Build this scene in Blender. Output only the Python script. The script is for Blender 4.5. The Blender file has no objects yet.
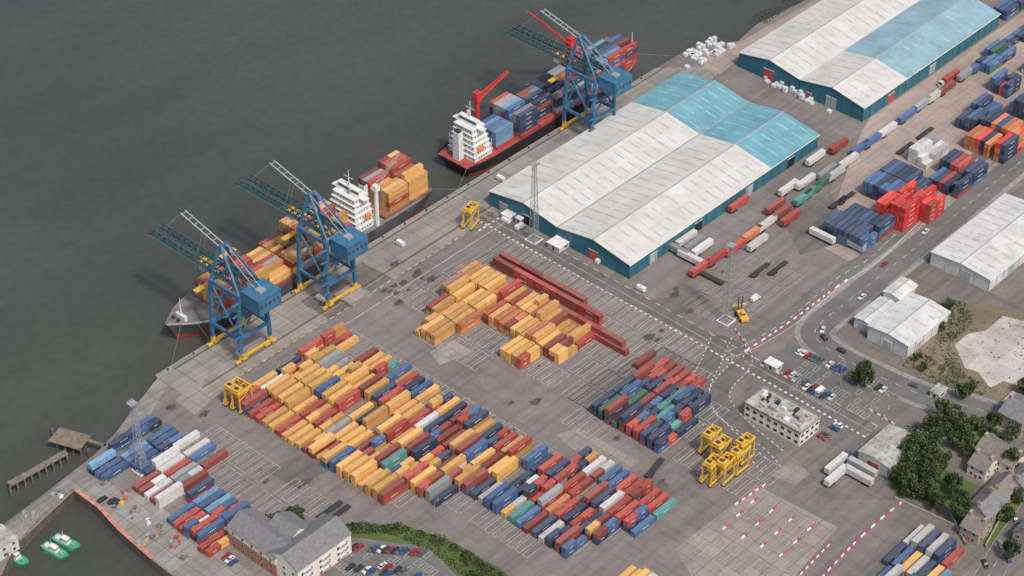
import bpy, math, random
from math import radians, sin, cos, pi, atan2, sqrt
from mathutils import Vector, Matrix
from mathutils.geometry import tessellate_polygon
R = random.Random(23)
scene = bpy.context.scene
COL = scene.collection
scene.view_settings.view_transform = 'Standard'
scene.view_settings.look = 'None'
scene.view_settings.exposure = 0

# ------------------------------------------------ survey (aerial photogrammetry)
# World: X runs along the quay, Y points to open water, Z up, metres.
FOC = 2143.0; TH = radians(37.5); PH = radians(42.4); DIST = 935.0
fw = Vector((cos(PH)*cos(TH), sin(PH)*cos(TH), -sin(TH)))
rt = Vector((sin(PH), -cos(PH), 0.0)); upv = rt.cross(fw)
CAM = -fw*DIST
def gp(a, b, z=0.0):
    """survey station -> ground coordinates in metres on the plane at height z"""
    d = fw + rt*((a-512)/FOC) - upv*((b-288)/FOC)
    t = (z-CAM.z)/d.z
    p = CAM + d*t
    return (p.x, p.y)
def gps(l, z=0.0): return [gp(a, b, z) for a, b in l]
def inpoly(x, y, P):
    c = False; n = len(P); j = n-1
    for i in range(n):
        xi, yi = P[i]; xj, yj = P[j]
        if (yi > y) != (yj > y) and x < (xj-xi)*(y-yi)/(yj-yi)+xi: c = not c
        j = i
    return c

# ------------------------------------------------ materials
def newmat(name):
    m = bpy.data.materials.new(name); m.use_nodes = True
    nt = m.node_tree; b = nt.nodes['Principled BSDF']
    return m, nt, b
def N(nt, t, **k):
    n = nt.nodes.new(t)
    for a, v in k.items(): setattr(n, a, v)
    return n
def math_(nt, op, a, b=None, c=None):
    n = N(nt, 'ShaderNodeMath', operation=op)
    for i, v in enumerate((a, b, c)):
        if v is None: continue
        if isinstance(v, (int, float)): n.inputs[i].default_value = v
        else: nt.links.new(v, n.inputs[i])
    return n.outputs[0]
def mrange(nt, v, a, b, c, d):
    n = N(nt, 'ShaderNodeMapRange'); nt.links.new(v, n.inputs[0])
    for i, x in enumerate((a, b, c, d)): n.inputs[i+1].default_value = x
    return n.outputs[0]
def mat(name, c, rough=.7, var=.2, scale=.5, orand=0.0, metal=0.0, grime=0.0, bump=0.0):
    m, nt, b = newmat(name)
    tc = N(nt, 'ShaderNodeTexCoord'); oi = N(nt, 'ShaderNodeObjectInfo')
    add = N(nt, 'ShaderNodeVectorMath', operation='ADD')
    nt.links.new(tc.outputs['Object'], add.inputs[0])
    nt.links.new(math_(nt, 'MULTIPLY', oi.outputs['Random'], 97.0), add.inputs[1])
    no = N(nt, 'ShaderNodeTexNoise'); no.inputs['Scale'].default_value = scale
    no.inputs['Detail'].default_value = 5
    nt.links.new(add.outputs[0], no.inputs['Vector'])
    f = mrange(nt, no.outputs[0], .3, .7, 1-var, 1+var)
    if orand:
        f = math_(nt, 'MULTIPLY', f, mrange(nt, oi.outputs['Random'], 0, 1, 1-orand, 1+orand))
    if grime:
        n2 = N(nt, 'ShaderNodeTexNoise'); n2.inputs['Scale'].default_value = scale*3.3
        n2.inputs['Detail'].default_value = 6
        nt.links.new(add.outputs[0], n2.inputs['Vector'])
        f = math_(nt, 'MULTIPLY', f, mrange(nt, n2.outputs[0], .5, .68, 1.0, 1-grime))
    vs = N(nt, 'ShaderNodeVectorMath', operation='SCALE')
    vs.inputs[0].default_value = c[:3]; nt.links.new(f, vs.inputs['Scale'])
    nt.links.new(vs.outputs[0], b.inputs['Base Color'])
    b.inputs['Roughness'].default_value = rough
    b.inputs['Metallic'].default_value = metal
    b.inputs['Specular IOR Level'].default_value = .3
    return m
def ground(name, c1, c2, stain=.5, patch=.18, px=14., py=7., streak=.25, joints=0.0, seed=0., gain=1.15):
    c1 = tuple(v*gain for v in c1); c2 = tuple(v*gain for v in c2)
    m, nt, b = newmat(name)
    g = N(nt, 'ShaderNodeNewGeometry')
    def noise(sc, det, sx=1, sy=1, off=0, rgh=.55):
        mp = N(nt, 'ShaderNodeMapping'); nt.links.new(g.outputs['Position'], mp.inputs[0])
        mp.inputs['Scale'].default_value = (sx, sy, 1); mp.inputs['Location'].default_value = (off+seed, off*.7, 0)
        n = N(nt, 'ShaderNodeTexNoise'); nt.links.new(mp.outputs[0], n.inputs['Vector'])
        n.inputs['Scale'].default_value = sc; n.inputs['Detail'].default_value = det
        n.inputs['Roughness'].default_value = rgh
        return n.outputs[0]
    big = noise(.013, 6, off=3, rgh=.65)
    mix = N(nt, 'ShaderNodeMix', data_type='RGBA')
    mix.inputs['A'].default_value = (*c1, 1); mix.inputs['B'].default_value = (*c2, 1)
    nt.links.new(mrange(nt, big, .38, .62, 0, 1), mix.inputs['Factor'])
    f = mrange(nt, noise(.12, 8, off=11, rgh=.7), .3, .7, .86, 1.14)
    f = math_(nt, 'MULTIPLY', f, mrange(nt, noise(1.1, 4, off=21), .3, .7, .9, 1.1))
    f = math_(nt, 'MULTIPLY', f, mrange(nt, noise(.05, 7, off=31, rgh=.75), .58, .72, 1, 1-stain))
    f = math_(nt, 'MULTIPLY', f, mrange(nt, noise(1, 4, .012, .35, off=41), .45, .7, 1, 1-streak))
    f = math_(nt, 'MULTIPLY', f, mrange(nt, noise(1, 4, .35, .014, off=51), .5, .72, 1, 1-streak*.7))
    sn = N(nt, 'ShaderNodeVectorMath', operation='SNAP')
    nt.links.new(g.outputs['Position'], sn.inputs[0]); sn.inputs[1].default_value = (px, py, 1000)
    wn = N(nt, 'ShaderNodeTexWhiteNoise'); nt.links.new(sn.outputs[0], wn.inputs[0])
    f = math_(nt, 'MULTIPLY', f, mrange(nt, wn.outputs[0], .0, 1, 1-patch, 1+patch*.6))
    if joints:
        sp = N(nt, 'ShaderNodeSeparateXYZ'); nt.links.new(g.outputs['Position'], sp.inputs[0])
        for o, per in ((0, px), (1, py)):
            fr = math_(nt, 'FRACT', math_(nt, 'DIVIDE', sp.outputs[o], per))
            fr = math_(nt, 'ABSOLUTE', math_(nt, 'SUBTRACT', fr, .5))
            f = math_(nt, 'MULTIPLY', f, mrange(nt, fr, .5-.25/per, .5-.12/per, 1, 1-joints))
    vs = N(nt, 'ShaderNodeVectorMath', operation='SCALE')
    nt.links.new(mix.outputs['Result'], vs.inputs[0]); nt.links.new(f, vs.inputs['Scale'])
    nt.links.new(vs.outputs[0], b.inputs['Base Color'])
    b.inputs['Roughness'].default_value = .92; b.inputs['Specular IOR Level'].default_value = .2
    return m

M = {}
M['asph'] = ground('yard_asphalt', (.165, .144, .131), (.198, .175, .160), .22, .06, streak=.2)
M['conc'] = ground('quay_concrete', (.215, .198, .177), (.265, .245, .220), .3, .12, 9, 6, .2, .3)
M['conc2'] = ground('pad_concrete', (.25, .215, .188), (.30, .268, .24), .22, .14, 6, 6, .15, .25)
M['road'] = ground('road_asphalt', (.125, .117, .112), (.155, .146, .14), .25, .05, 30, 30, .1)
M['tan'] = ground('dusty_hardstanding', (.28, .22, .185), (.345, .285, .245), .35, .08, 17, 13, .2)
M['slab'] = ground('demolition_slab', (.34, .305, .27), (.45, .415, .38), .45, .15, 11, 8, .1)
M['scrub'] = ground('scrub_ground', (.13, .11, .068), (.20, .155, .11), .4, 0, 50, 50, 0)
M['grass'] = ground('grass', (.06, .10, .028), (.10, .14, .046), .3, 0, 50, 50, 0)
M['town'] = ground('town_ground', (.145, .13, .115), (.185, .162, .14), .3, .05)
M['pave'] = ground('pavement', (.23, .215, .2), (.28, .26, .24), .2, .1, 3, 3, 0, .3)
M['patchd'] = ground('tarmac_patch', (.130, .117, .109), (.15, .136, .127), .2, .05, seed=40)
M['patchl'] = ground('concrete_patch', (.23, .202, .178), (.27, .242, .215), .3, .12, 6, 6, .1, .25, seed=70)
M['wall'] = ground('quay_wall', (.11, .095, .078), (.165, .142, .12), .5, .2, 4, 4)
M['white'] = mat('white_line_paint', (.62, .60, .56), .8, .4, 1.5, grime=.5)
M['faint'] = mat('worn_line_paint', (.40, .375, .35), .8, .35, .4, grime=.5)
M['yel'] = mat('yellow_line_paint', (.55, .42, .18), .8, .35, .5, grime=.4)
M['rail'] = mat('rail_steel', (.08, .07, .06), .5)
M['fend'] = mat('red_fender', (.48, .22, .16), .7, .35)
M['bwhite'] = mat('barrier_white', (.70, .68, .65)); M['bred'] = mat('barrier_red', (.50, .08, .065))
M['roofw'] = mat('roof_sheet_grey', (.57, .55, .505), .6, .10, .07, grime=.10)
M['roofl'] = mat('rooflight', (.44, .43, .395), .5, .2, .3)
M['roofb'] = mat('roof_sheet_teal', (.15, .34, .39), .6, .14, .08, grime=.12)
M['roofbl'] = mat('rooflight_teal', (.26, .45, .49), .5, .2, .3)
M['roofbg'] = mat('roof_sheet_bluegrey', (.25, .38, .43), .6, .14, .08, grime=.12)
M['clad'] = mat('teal_cladding', (.035, .15, .20), .5, .2, .2)
M['cladw'] = mat('white_cladding', (.58, .575, .55), .6, .12, .12, grime=.15)
M['door'] = mat('roller_door', (.35, .40, .42), .5, .15, 1)
M['doord'] = mat('dark_opening', (.02, .022, .025), .6)
M['glass'] = mat('window_glass', (.05, .06, .07), .15)
M['brick'] = mat('red_brick', (.36, .18, .125), .85, .2, 1.5)
M['rend'] = mat('cream_render', (.70, .655, .57), .85, .10, .4)
M['stone'] = mat('sandstone', (.36, .31, .24), .9, .2, .6)
M['slate'] = mat('roof_slate', (.19, .187, .187), .7, .15, .6, grime=.2)
M['slate2'] = mat('roof_slate_brown', (.21, .18, .155), .7, .2, .6, grime=.2)
M['felt'] = mat('roof_felt', (.40, .375, .34), .9, .35, .2, grime=.4)
M['trim'] = mat('white_trim', (.7, .69, .66))
M['cblue'] = mat('crane_blue', (.05, .155, .265), .5, .2, .4, grime=.2)
M['cteal'] = mat('crane_boom_teal', (.055, .105, .115), .5, .2, .4)
M['cyel'] = mat('machine_yellow', (.70, .42, .06), .45, .2, .6, grime=.25)
M['cgrey'] = mat('crane_grey', (.36, .37, .37), .4, .15)
M['tyre'] = mat('tyre_rubber', (.025, .025, .025), .8)
M['steel'] = mat('galvanised_steel', (.30, .31, .32), .45, .15)
M['rope'] = mat('mooring_rope', (.26, .25, .22), .8)
M['dark'] = mat('dark_steel', (.045, .045, .05), .6)
M['hull'] = mat('hull_black', (.028, .03, .036), .45, .3, .15)
M['hulln'] = mat('hull_grey', (.085, .09, .095), .45, .3, .15)
M['boot'] = mat('antifouling_red', (.30, .06, .045), .6, .3, .15)
M['deckr'] = mat('deck_red', (.33, .07, .055), .7, .25, .3)
M['deckg'] = mat('deck_grey', (.20, .19, .175), .7, .25, .3)
M['hatch'] = mat('hatch_cover', (.26, .12, .085), .7, .25, .3)
M['ship'] = mat('ship_white', (.68, .68, .66), .5, .1, .3, grime=.18)
M['sred'] = mat('ship_crane_red', (.58, .045, .04), .4, .15)
M['orange'] = mat('lifeboat_orange', (.70, .2, .04), .4)
M['bark'] = mat('bark', (.09, .07, .05), .9)
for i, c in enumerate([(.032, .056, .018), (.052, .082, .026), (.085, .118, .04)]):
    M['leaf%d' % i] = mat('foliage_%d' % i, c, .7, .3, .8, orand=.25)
M['wood'] = mat('weathered_timber', (.19, .155, .12), .9, .3, .6)
M['pallet'] = mat('shrink_wrap', (.58, .60, .61), .5, .2, .8)
M['bgreen'] = mat('boat_green', (.07, .36, .18), .4)
M['oil'] = mat('tarmac_stain', (.085, .077, .07), .7, .3, .5)

CC = {'yellow': (.66, .375, .115), 'ochre': (.57, .30, .105), 'red': (.42, .075, .055), 'maroon': (.27, .07, .055),  # paint colours, lifted and desaturated to stand in for atmospheric haze
      'blue': (.07, .135, .27), 'navy': (.042, .06, .11), 'white': (.58, .565, .535), 'teal': (.10, .30, .26),
      'grey': (.29, .295, .30), 'orange': (.56, .20, .08), 'sky': (.16, .30, .44), 'green': (.07, .17, .11),
      'pink': (.48, .24, .19), 'bright': (.62, .055, .045)}
for k, c in CC.items():
    M['c_'+k] = mat('container_paint_'+k, c, .55, .10, .5, orand=.22, grime=.22)
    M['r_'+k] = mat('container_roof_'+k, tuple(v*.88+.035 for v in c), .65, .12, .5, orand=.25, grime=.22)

# ------------------------------------------------ mesh builder
class MB:
    def __init__(s): s.v = []; s.f = []; s.fm = []; s.mats = []
    def mi(s, m):
        m = M[m]
        if m not in s.mats: s.mats.append(m)
        return s.mats.index(m)
    def poly(s, pts, m):
        b = len(s.v); s.v += [tuple(p) for p in pts]; s.f.append(tuple(range(b, b+len(pts)))); s.fm.append(s.mi(m))
    def hexa(s, P, m):
        b = len(s.v); s.v += [tuple(p) for p in P]; k = s.mi(m)
        for q in ((3, 2, 1, 0), (4, 5, 6, 7), (0, 1, 5, 4), (1, 2, 6, 5), (2, 3, 7, 6), (3, 0, 4, 7)):
            s.f.append(tuple(b+i for i in q)); s.fm.append(k)
    def bx(s, x0, x1, y0, y1, z0, z1, m):
        s.hexa([(x0, y0, z0), (x1, y0, z0), (x1, y1, z0), (x0, y1, z0), (x0, y0, z1), (x1, y0, z1), (x1, y1, z1), (x0, y1, z1)], m)
    def taper(s, x0, x1, y0, y1, z0, z1, ix0, ix1, iy, m):
        s.hexa([(x0, y0, z0), (x1, y0, z0), (x1, y1, z0), (x0, y1, z0),
                (x0+ix0, y0+iy, z1), (x1-ix1, y0+iy, z1), (x1-ix1, y1-iy, z1), (x0+ix0, y1-iy, z1)], m)
    def beam(s, a, b, w, m, h=None):
        a = Vector(a); b = Vector(b); d = (b-a).normalized(); h = h or w
        u = Vector((0, 0, 1)) if abs(d.z) < .95 else Vector((0, 1, 0))
        r = d.cross(u).normalized()*w/2; u2 = r.cross(d).normalized()*h/2
        s.hexa([a-r-u2, a+r-u2, a+r+u2, a-r+u2, b-r-u2, b+r-u2, b+r+u2, b-r+u2], m)
    def cyl(s, a, b, r, m, n=10, r2=None):
        a = Vector(a); b = Vector(b); d = (b-a).normalized(); r2 = r if r2 is None else r2
        u = Vector((0, 0, 1)) if abs(d.z) < .9 else Vector((1, 0, 0))
        p = d.cross(u).normalized(); q = p.cross(d); base = len(s.v); k = s.mi(m)
        for c, rr in ((a, r), (b, r2)):
            for i in range(n):
                t = 2*pi*i/n; s.v.append(tuple(c+p*cos(t)*rr+q*sin(t)*rr))
        for i in range(n):
            j = (i+1) % n; s.f.append((base+i, base+j, base+n+j, base+n+i)); s.fm.append(k)
        s.f.append(tuple(base+i for i in reversed(range(n)))); s.fm.append(k)
        s.f.append(tuple(base+n+i for i in range(n))); s.fm.append(k)
    def ext(s, sec, a0, a1, m, axis='x'):
        n = len(sec); b = len(s.v); k = s.mi(m)
        for a in (a0, a1):
            for (p, z) in sec: s.v.append((a, p, z) if axis == 'x' else (p, a, z))
        for i in range(n):
            j = (i+1) % n; s.f.append((b+i, b+j, b+n+j, b+n+i)); s.fm.append(k)
        s.f.append(tuple(b+i for i in reversed(range(n)))); s.fm.append(k)
        s.f.append(tuple(b+n+i for i in range(n))); s.fm.append(k)
    def mesh(s, name):
        me = bpy.data.meshes.new(name); me.from_pydata(s.v, [], s.f)
        for m in s.mats: me.materials.append(m)
        me.polygons.foreach_set('material_index', s.fm); me.update()
        return me
def obj(name, me, loc=(0, 0, 0), rz=0, parent=None, sc=1):
    o = bpy.data.objects.new(name, me); COL.objects.link(o)
    o.location = loc; o.rotation_euler = (0, 0, rz); o.scale = (sc, sc, sc)
    if parent: o.parent = parent
    return o
class Asm:
    def __init__(s): s.parts = {}
    def __getitem__(s, k):
        if k not in s.parts: s.parts[k] = MB()
        return s.parts[k]
    def build(s, name, loc=(0, 0, 0), rz=0, sc=1):
        if len(s.parts) == 1:
            return obj(name, list(s.parts.values())[0].mesh(name), loc, rz, sc=sc)
        e = obj(name, None, loc, rz, sc=sc)
        for k, p in s.parts.items(): obj(k, p.mesh(name+'_'+k), parent=e)
        return e
    def proto(s, name):
        s.pm = {k: p.mesh(name+'_'+k) for k, p in s.parts.items()}; s.name = name; return s
    def place(s, loc, rz=0, sc=1):
        if len(s.pm) == 1: return obj(s.name, list(s.pm.values())[0], loc, rz, sc=sc)
        e = obj(s.name, None, loc, rz, sc=sc)
        for k, me in s.pm.items(): obj(k, me, parent=e)
        return e

# ------------------------------------------------ ground sheets
ZC = [0.0]
def nz():
    ZC[0] += .005; return ZC[0]
def sheet(name, pts, m, z=None):
    z = nz() if z is None else z
    tr = tessellate_polygon([[Vector((x, y, 0)) for x, y in pts]])
    me = bpy.data.meshes.new(name)
    fs = []
    for t in tr:
        a, b, c = [Vector((*pts[i], 0)) for i in t]
        fs.append(t if (b-a).cross(c-a).z > 0 else (t[0], t[2], t[1]))
    me.from_pydata([(x, y, z) for x, y in pts], [], fs); me.materials.append(M[m]); me.update()
    return obj(name, me)
def smooth(P, n=6):
    out = []
    for i in range(len(P)-1):
        p0 = P[max(i-1, 0)]; p1 = P[i]; p2 = P[i+1]; p3 = P[min(i+2, len(P)-1)]
        for k in range(n):
            t = k/n
            out.append(tuple(.5*((2*p1[j])+(-p0[j]+p2[j])*t+(2*p0[j]-5*p1[j]+4*p2[j]-p3[j])*t*t+(-p0[j]+3*p1[j]-3*p2[j]+p3[j])*t**3) for j in (0, 1)))
    out.append(P[-1]); return out
def offs(P, d):
    o = []
    for i, p in enumerate(P):
        a = P[max(i-1, 0)]; b = P[min(i+1, len(P)-1)]
        dx, dy = b[0]-a[0], b[1]-a[1]; l = math.hypot(dx, dy) or 1
        o.append((p[0]-dy/l*d, p[1]+dx/l*d))
    return o
def ribbon(mb, P, w, m, z, h=0, d=0):
    A = offs(P, d-w/2); B = offs(P, d+w/2)
    for i in range(len(P)-1):
        q = [(*A[i], z+h), (*A[i+1], z+h), (*B[i+1], z+h), (*B[i], z+h)]
        mb.poly(q, m)
        if h:
            for e0, e1 in ((A[i], A[i+1]), (B[i], B[i+1])):
                mb.poly([(*e0, z), (*e1, z), (*e1, z+h), (*e0, z+h)], m)
def dashes(mb, P, w, m, z, on, off, d=0):
    P = offs(P, d) if d else P
    acc = 0
    for i in range(len(P)-1):
        a = Vector(P[i]); b = Vector(P[i+1]); L = (b-a).length
        if L < .01: continue
        u = (b-a)/L; t = -acc
        while t < L:
            s0 = max(t, 0); s1 = min(t+on, L)
            if s1 > s0+.05:
                ribbon(mb, [tuple(a+u*s0), tuple(a+u*s1)], w, m, z)
            t += on+off
        acc = (L-(t-(on+off)))
        acc = acc % (on+off)
def line(a, b): return [gp(*a), gp(*b)]

YQ = gp(400, 225)[1]
def qx(px, py): return gp(px, py)[0]
WZ = -5.0
coast = gps([(1500, -460), (1000, -130), (850, -28), (800, 3), (757, 24), (738, 41), (692, 47)])
coast += [(qx(650, 72), YQ), (qx(165, 368), YQ)]
coast += gps([(133, 408), (118, 430), (94, 455), (40, 497), (4, 524), (-60, 575), (-300, 760)])
coast += [(-3000, -900), (-3000, -4000), (5000, -4000), (5000, 900)]
basin = gps([(14, 548), (45, 515), (73, 490), (98, 508), (118, 530), (152, 560), (188, 588), (120, 650), (40, 640), (-10, 600)])
def land():
    loops = [coast, basin]
    flat = coast+basin
    tr = tessellate_polygon([[Vector((x, y, 0)) for x, y in l] for l in loops])
    v = [(x, y, 0) for x, y in flat]; f = []
    for t in tr:
        a, b, c = [Vector(v[i]) for i in t]
        f.append(t if (b-a).cross(c-a).z > 0 else (t[0], t[2], t[1]))
    me = bpy.data.meshes.new('ground'); me.materials.append(M['asph']); me.materials.append(M['wall'])
    nf = len(f)
    for l in loops:
        n = len(l); b = len(v); v += [(x, y, 0) for x, y in l]+[(x, y, -9) for x, y in l]
        for i in range(n):
            j = (i+1) % n; f.append((b+i, b+j, b+n+j, b+n+i))
    me.from_pydata(v, [], f)
    for i, p in enumerate(me.polygons): p.material_index = 0 if i < nf else 1
    obj('ground', me)
land()
# water
m, nt, b = newmat('sea_water')
g = N(nt, 'ShaderNodeNewGeometry')
def wn(sc, det, sx=1, sy=1, rot=0):
    mp = N(nt, 'ShaderNodeMapping'); nt.links.new(g.outputs['Position'], mp.inputs[0]); mp.inputs['Scale'].default_value = (sx, sy, 1)
    mp.inputs['Rotation'].default_value = (0, 0, rot)
    n = N(nt, 'ShaderNodeTexNoise'); n.inputs['Scale'].default_value = sc; n.inputs['Detail'].default_value = det
    nt.links.new(mp.outputs[0], n.inputs['Vector']); return n.outputs[0]
f = mrange(nt, wn(.005, 5, 1, 2.8, .6), .3, .7, .84, 1.2)
f = math_(nt, 'MULTIPLY', f, mrange(nt, wn(.25, 6), .3, .7, .92, 1.08))
vs = N(nt, 'ShaderNodeVectorMath', operation='SCALE'); vs.inputs[0].default_value = (.064, .067, .055)
nt.links.new(f, vs.inputs['Scale']); nt.links.new(vs.outputs[0], b.inputs['Base Color'])
b.inputs['Roughness'].default_value = .3; b.inputs['IOR'].default_value = 1.38
bp = N(nt, 'ShaderNodeBump'); bp.inputs['Strength'].default_value = .35; bp.inputs['Distance'].default_value = .35
nt.links.new(wn(.45, 5, 1, 1.8, .5), bp.inputs['Height']); nt.links.new(bp.outputs[0], b.inputs['Normal'])
M['water'] = m
sheet('water', [(-6000, -6000), (9000, -6000), (9000, 9000), (-6000, 9000)], 'water', WZ)

# ------------------------------------------------ ground patches
x0, x1 = qx(165, 368), qx(650, 72)
sheet('quay_apron', [(x0-6, YQ-.6), (x0-6, YQ-26), (x1+30, YQ-26), (x1+6, YQ-.6)], 'conc')
sheet('quay_apron', gps([(133, 411), (160, 374), (172, 378), (150, 415), (110, 462), (60, 500), (78, 487), (16, 545), (-40, 570), (8, 524), (44, 497), (96, 457)]), 'conc')
sheet('quay_apron', gps([(74, 487), (98, 478), (150, 500), (215, 545), (260, 580), (200, 600), (188, 586), (152, 558), (120, 530), (100, 508)]), 'conc')
sheet('hardstanding', gps([(820, 245), (835, 205), (860, 135), (870, 118), (1000, 28), (1100, -45), (1250, -20), (1030, 130), (960, 190), (885, 252), (850, 262)]), 'tan')
sheet('hardstanding', gps([(690, 60), (735, 45), (800, 8), (860, -30), (840, -10), (735, 62), (720, 75)]), 'tan')
sheet('concrete_pad', gps([(675, 549), (757, 486), (838, 527), (790, 582), (745, 620), (700, 590)]), 'conc2')
for P, mm in [([(555, 435), (580, 428), (640, 462), (612, 480)], 'patchl'), ([(430, 352), (452, 340), (475, 352), (440, 365)], 'patchl'),
              ([(770, 475), (790, 462), (812, 472), (795, 485)], 'patchl'), ([(300, 302), (362, 262), (392, 278), (330, 320)], 'patchd'),
              ([(650, 300), (700, 290), (715, 300), (670, 318)], 'patchd'),
              ([(640, 470), (680, 490), (650, 510), (612, 486)], 'patchd'),
              ([(780, 215), (830, 190), (850, 240), (800, 255)], 'patchd'), ([(175, 400), (215, 372), (235, 380), (195, 415)], 'patchl'),
              ([(265, 470), (300, 455), (330, 470), (295, 488)], 'patchd')]:
    sheet('repair_patch', gps(P), mm)
# right-hand public area
sheet('town_ground', gps([(1400, -130), (1060, 135), (960, 212), (880, 278), (842, 305), (826, 322), (860, 352), (770, 352), (745, 385), (745, 425), (800, 462), (830, 500), (905, 500), (870, 560), (800, 640), (1300, 900), (1900, 400)]), 'town')
sheet('scrub_ground', gps([(902, 368), (908, 345), (935, 300), (962, 300), (1060, 320), (1060, 402), (980, 398), (940, 386)]), 'scrub')
sheet('demolition_slab', gps([(955, 345), (968, 334), (985, 331), (1003, 316), (1022, 321), (1040, 318), (1070, 350), (1024, 388), (1004, 381), (990, 388), (978, 372), (965, 368)]), 'slab')
sheet('grass', gps([(915, 478), (945, 470), (978, 486), (960, 510), (925, 500)]), 'grass')
sheet('grass', gps([(930, 408), (960, 412), (1010, 430), (990, 446), (955, 440)]), 'grass')
sheet('grass', gps([(890, 440), (925, 430), (940, 450), (905, 500), (890, 490)]), 'grass')
sheet('grass', gps([(1000, 480), (1040, 500), (1010, 560), (980, 540)]), 'grass')
sheet('grass', gps([(345, 524), (400, 524), (450, 540), (505, 572), (520, 590), (470, 590), (430, 548), (345, 536)]), 'grass')
sheet('car_park', gps([(760, 372), (788, 345), (850, 355), (905, 388), (870, 425), (845, 440), (790, 400)]), 'road')
sheet('car_park', gps([(320, 560), (350, 540), (425, 546), (470, 592), (400, 620), (320, 600)]), 'road')
roads = [(([(1180, 30), (1060, 130), (1000, 178), (940, 228), (890, 268), (850, 300), (822, 322), (815, 336), (832, 352), (870, 372), (920, 394), (980, 410), (1060, 440), (1150, 470)]), 12),
         (([(1060, 455), (1035, 505), (1005, 548), (975, 600)]), 9),
         (([(870, 374), (890, 400), (878, 425), (862, 445), (885, 480)]), 8)]
rd = MB(); kb = MB(); mk = MB(); rz_ = nz()+.01
pv = MB()
for k, (P, w) in enumerate(roads):
    S = smooth(gps(P))
    ribbon(rd, S, w, 'road', rz_+.006*k)
    for sg in (-1, 1):
        ribbon(kb, S, .35, 'pave', 0, .16, sg*(w/2+.2)) if k != 2 else None
        if k == 0: ribbon(pv, S, 2.2, 'pave', 0, .15, sg*(w/2+1.5))
    dashes(mk, S, .2, 'white', rz_+.03, 3, 4)
obj('road', rd.mesh('road')); obj('kerb', kb.mesh('kerb')); obj('pavement', pv.mesh('pavement'))
MZ = nz()+.03
# internal terminal road
it = MB()
S1 = smooth(gps([(722, 336), (712, 360), (700, 385), (702, 410), (722, 430), (755, 452), (772, 470)]))
ribbon(it, S1, 9, 'patchd', MZ-.012)
S2 = smooth(gps([(735, 340), (742, 362), (722, 386), (722, 405), (745, 430), (775, 455)]))
ribbon(it, S2, 7, 'patchd', MZ-.017)
S3 = line((470, 208), (872, 432))
ribbon(it, S3, 9, 'patchd', MZ-.022)
S4 = smooth(gps([(1050, 95), (960, 175), (905, 225), (870, 258), (835, 280), (790, 318), (745, 345), (722, 352)]))
ribbon(it, S4, 9, 'road', MZ-.027)
obj('internal_road', it.mesh('internal_road'))
for S in (S1, S2):
    dashes(mk, S, .4, 'white', MZ, 1.3, 1.6, 4.2); dashes(mk, S, .4, 'white', MZ, 1.3, 1.6, -4.2)
dashes(mk, S3, 1.0, 'white', MZ, 1.4, 1.4, -4.4); dashes(mk, S3, .25, 'white', MZ, 3, 3, 4.4)
dashes(mk, S3, .3, 'faint', MZ, 30, .5, 0)
dashes(mk, S4, .25, 'white', MZ, 3, 3, 0); dashes(mk, S4, .25, 'white', MZ, 100, .1, 4.2)
# quay lines
ql = MB()
for yy, w, mm, on, off in ((YQ-26.5, .5, 'yel', 2.5, 1.8), (YQ-34, .25, 'white', 30, 1), (YQ-22, .25, 'yel', 40, .5)):
    dashes(mk, [(x0, yy), (x1+20, yy)], w, mm, MZ, on, off)
dashes(mk, [(qx(440, 210), YQ-29.5), (qx(500, 175), YQ-29.5)], 1.1, 'white', MZ, 1.5, 1.5)
for yy in (YQ-3, YQ-20.5):
    ribbon(ql, [(x0+2, yy), (x1+10, yy)], .45, 'rail', MZ, .04)
ribbon(ql, [(x0-6, YQ-.55), (x1+5, YQ-.55)], .9, 'pave', 0, .3)
obj('crane_rail', ql.mesh('crane_rail'))
# straddle bays
def bays(P, du=13.3, dv=3.9, m='faint', w=.26, skip=.06):
    P = gps(P); xs = [p[0] for p in P]; ys = [p[1] for p in P]
    i0 = int(min(xs)/du)-1; i1 = int(max(xs)/du)+1; j0 = int(min(ys)/dv)-1; j1 = int(max(ys)/dv)+1
    for i in range(i0, i1):
        for j in range(j0, j1):
            cx = i*du+du/2; cy = j*dv+dv/2
            if not inpoly(cx, cy, P) or R.random() < skip: continue
            a, b_ = cx-du/2+.7, cx+du/2-.7
            mk.poly([(a, cy-dv/2+.5, MZ), (b_, cy-dv/2+.5, MZ), (b_, cy-dv/2+.5+w, MZ), (a, cy-dv/2+.5+w, MZ)], m)
            mk.poly([(a, cy+dv/2-.5-w, MZ), (b_, cy+dv/2-.5-w, MZ), (b_, cy+dv/2-.5, MZ), (a, cy+dv/2-.5, MZ)], m)
            for e in (a, b_-w): mk.poly([(e, cy-dv/2+.78, MZ), (e+w, cy-dv/2+.78, MZ), (e+w, cy+dv/2-.78, MZ), (e, cy+dv/2-.78, MZ)], m)
bays([(400, 292), (500, 238), (690, 338), (708, 366), (640, 388), (585, 408), (500, 372), (440, 345)], w=.3)
bays([(690, 300), (755, 250), (808, 272), (740, 328)], w=.2)
bays([(165, 440), (225, 428), (345, 500), (300, 530), (250, 512)], skip=.15)
bays([(655, 462), (705, 420), (790, 470), (750, 498), (700, 480)], skip=.1)
bays([(575, 385), (655, 350), (700, 372), (720, 420), (650, 455), (570, 420)])
bays([(236, 402), (342, 330), (665, 512), (562, 560), (415, 500), (352, 494)], skip=.1)
bays([(688, 548), (757, 495), (826, 530), (785, 580), (735, 600)], 15, 4.2, 'faint', .2, .1)
bays([(790, 392), (800, 352), (848, 362), (895, 388), (865, 422), (835, 410)], 5.2, 2.7, 'white', .11, .3)
bays([(330, 560), (352, 545), (425, 550), (455, 590), (400, 610)], 5.2, 2.7, 'white', .11, .3)
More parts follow.
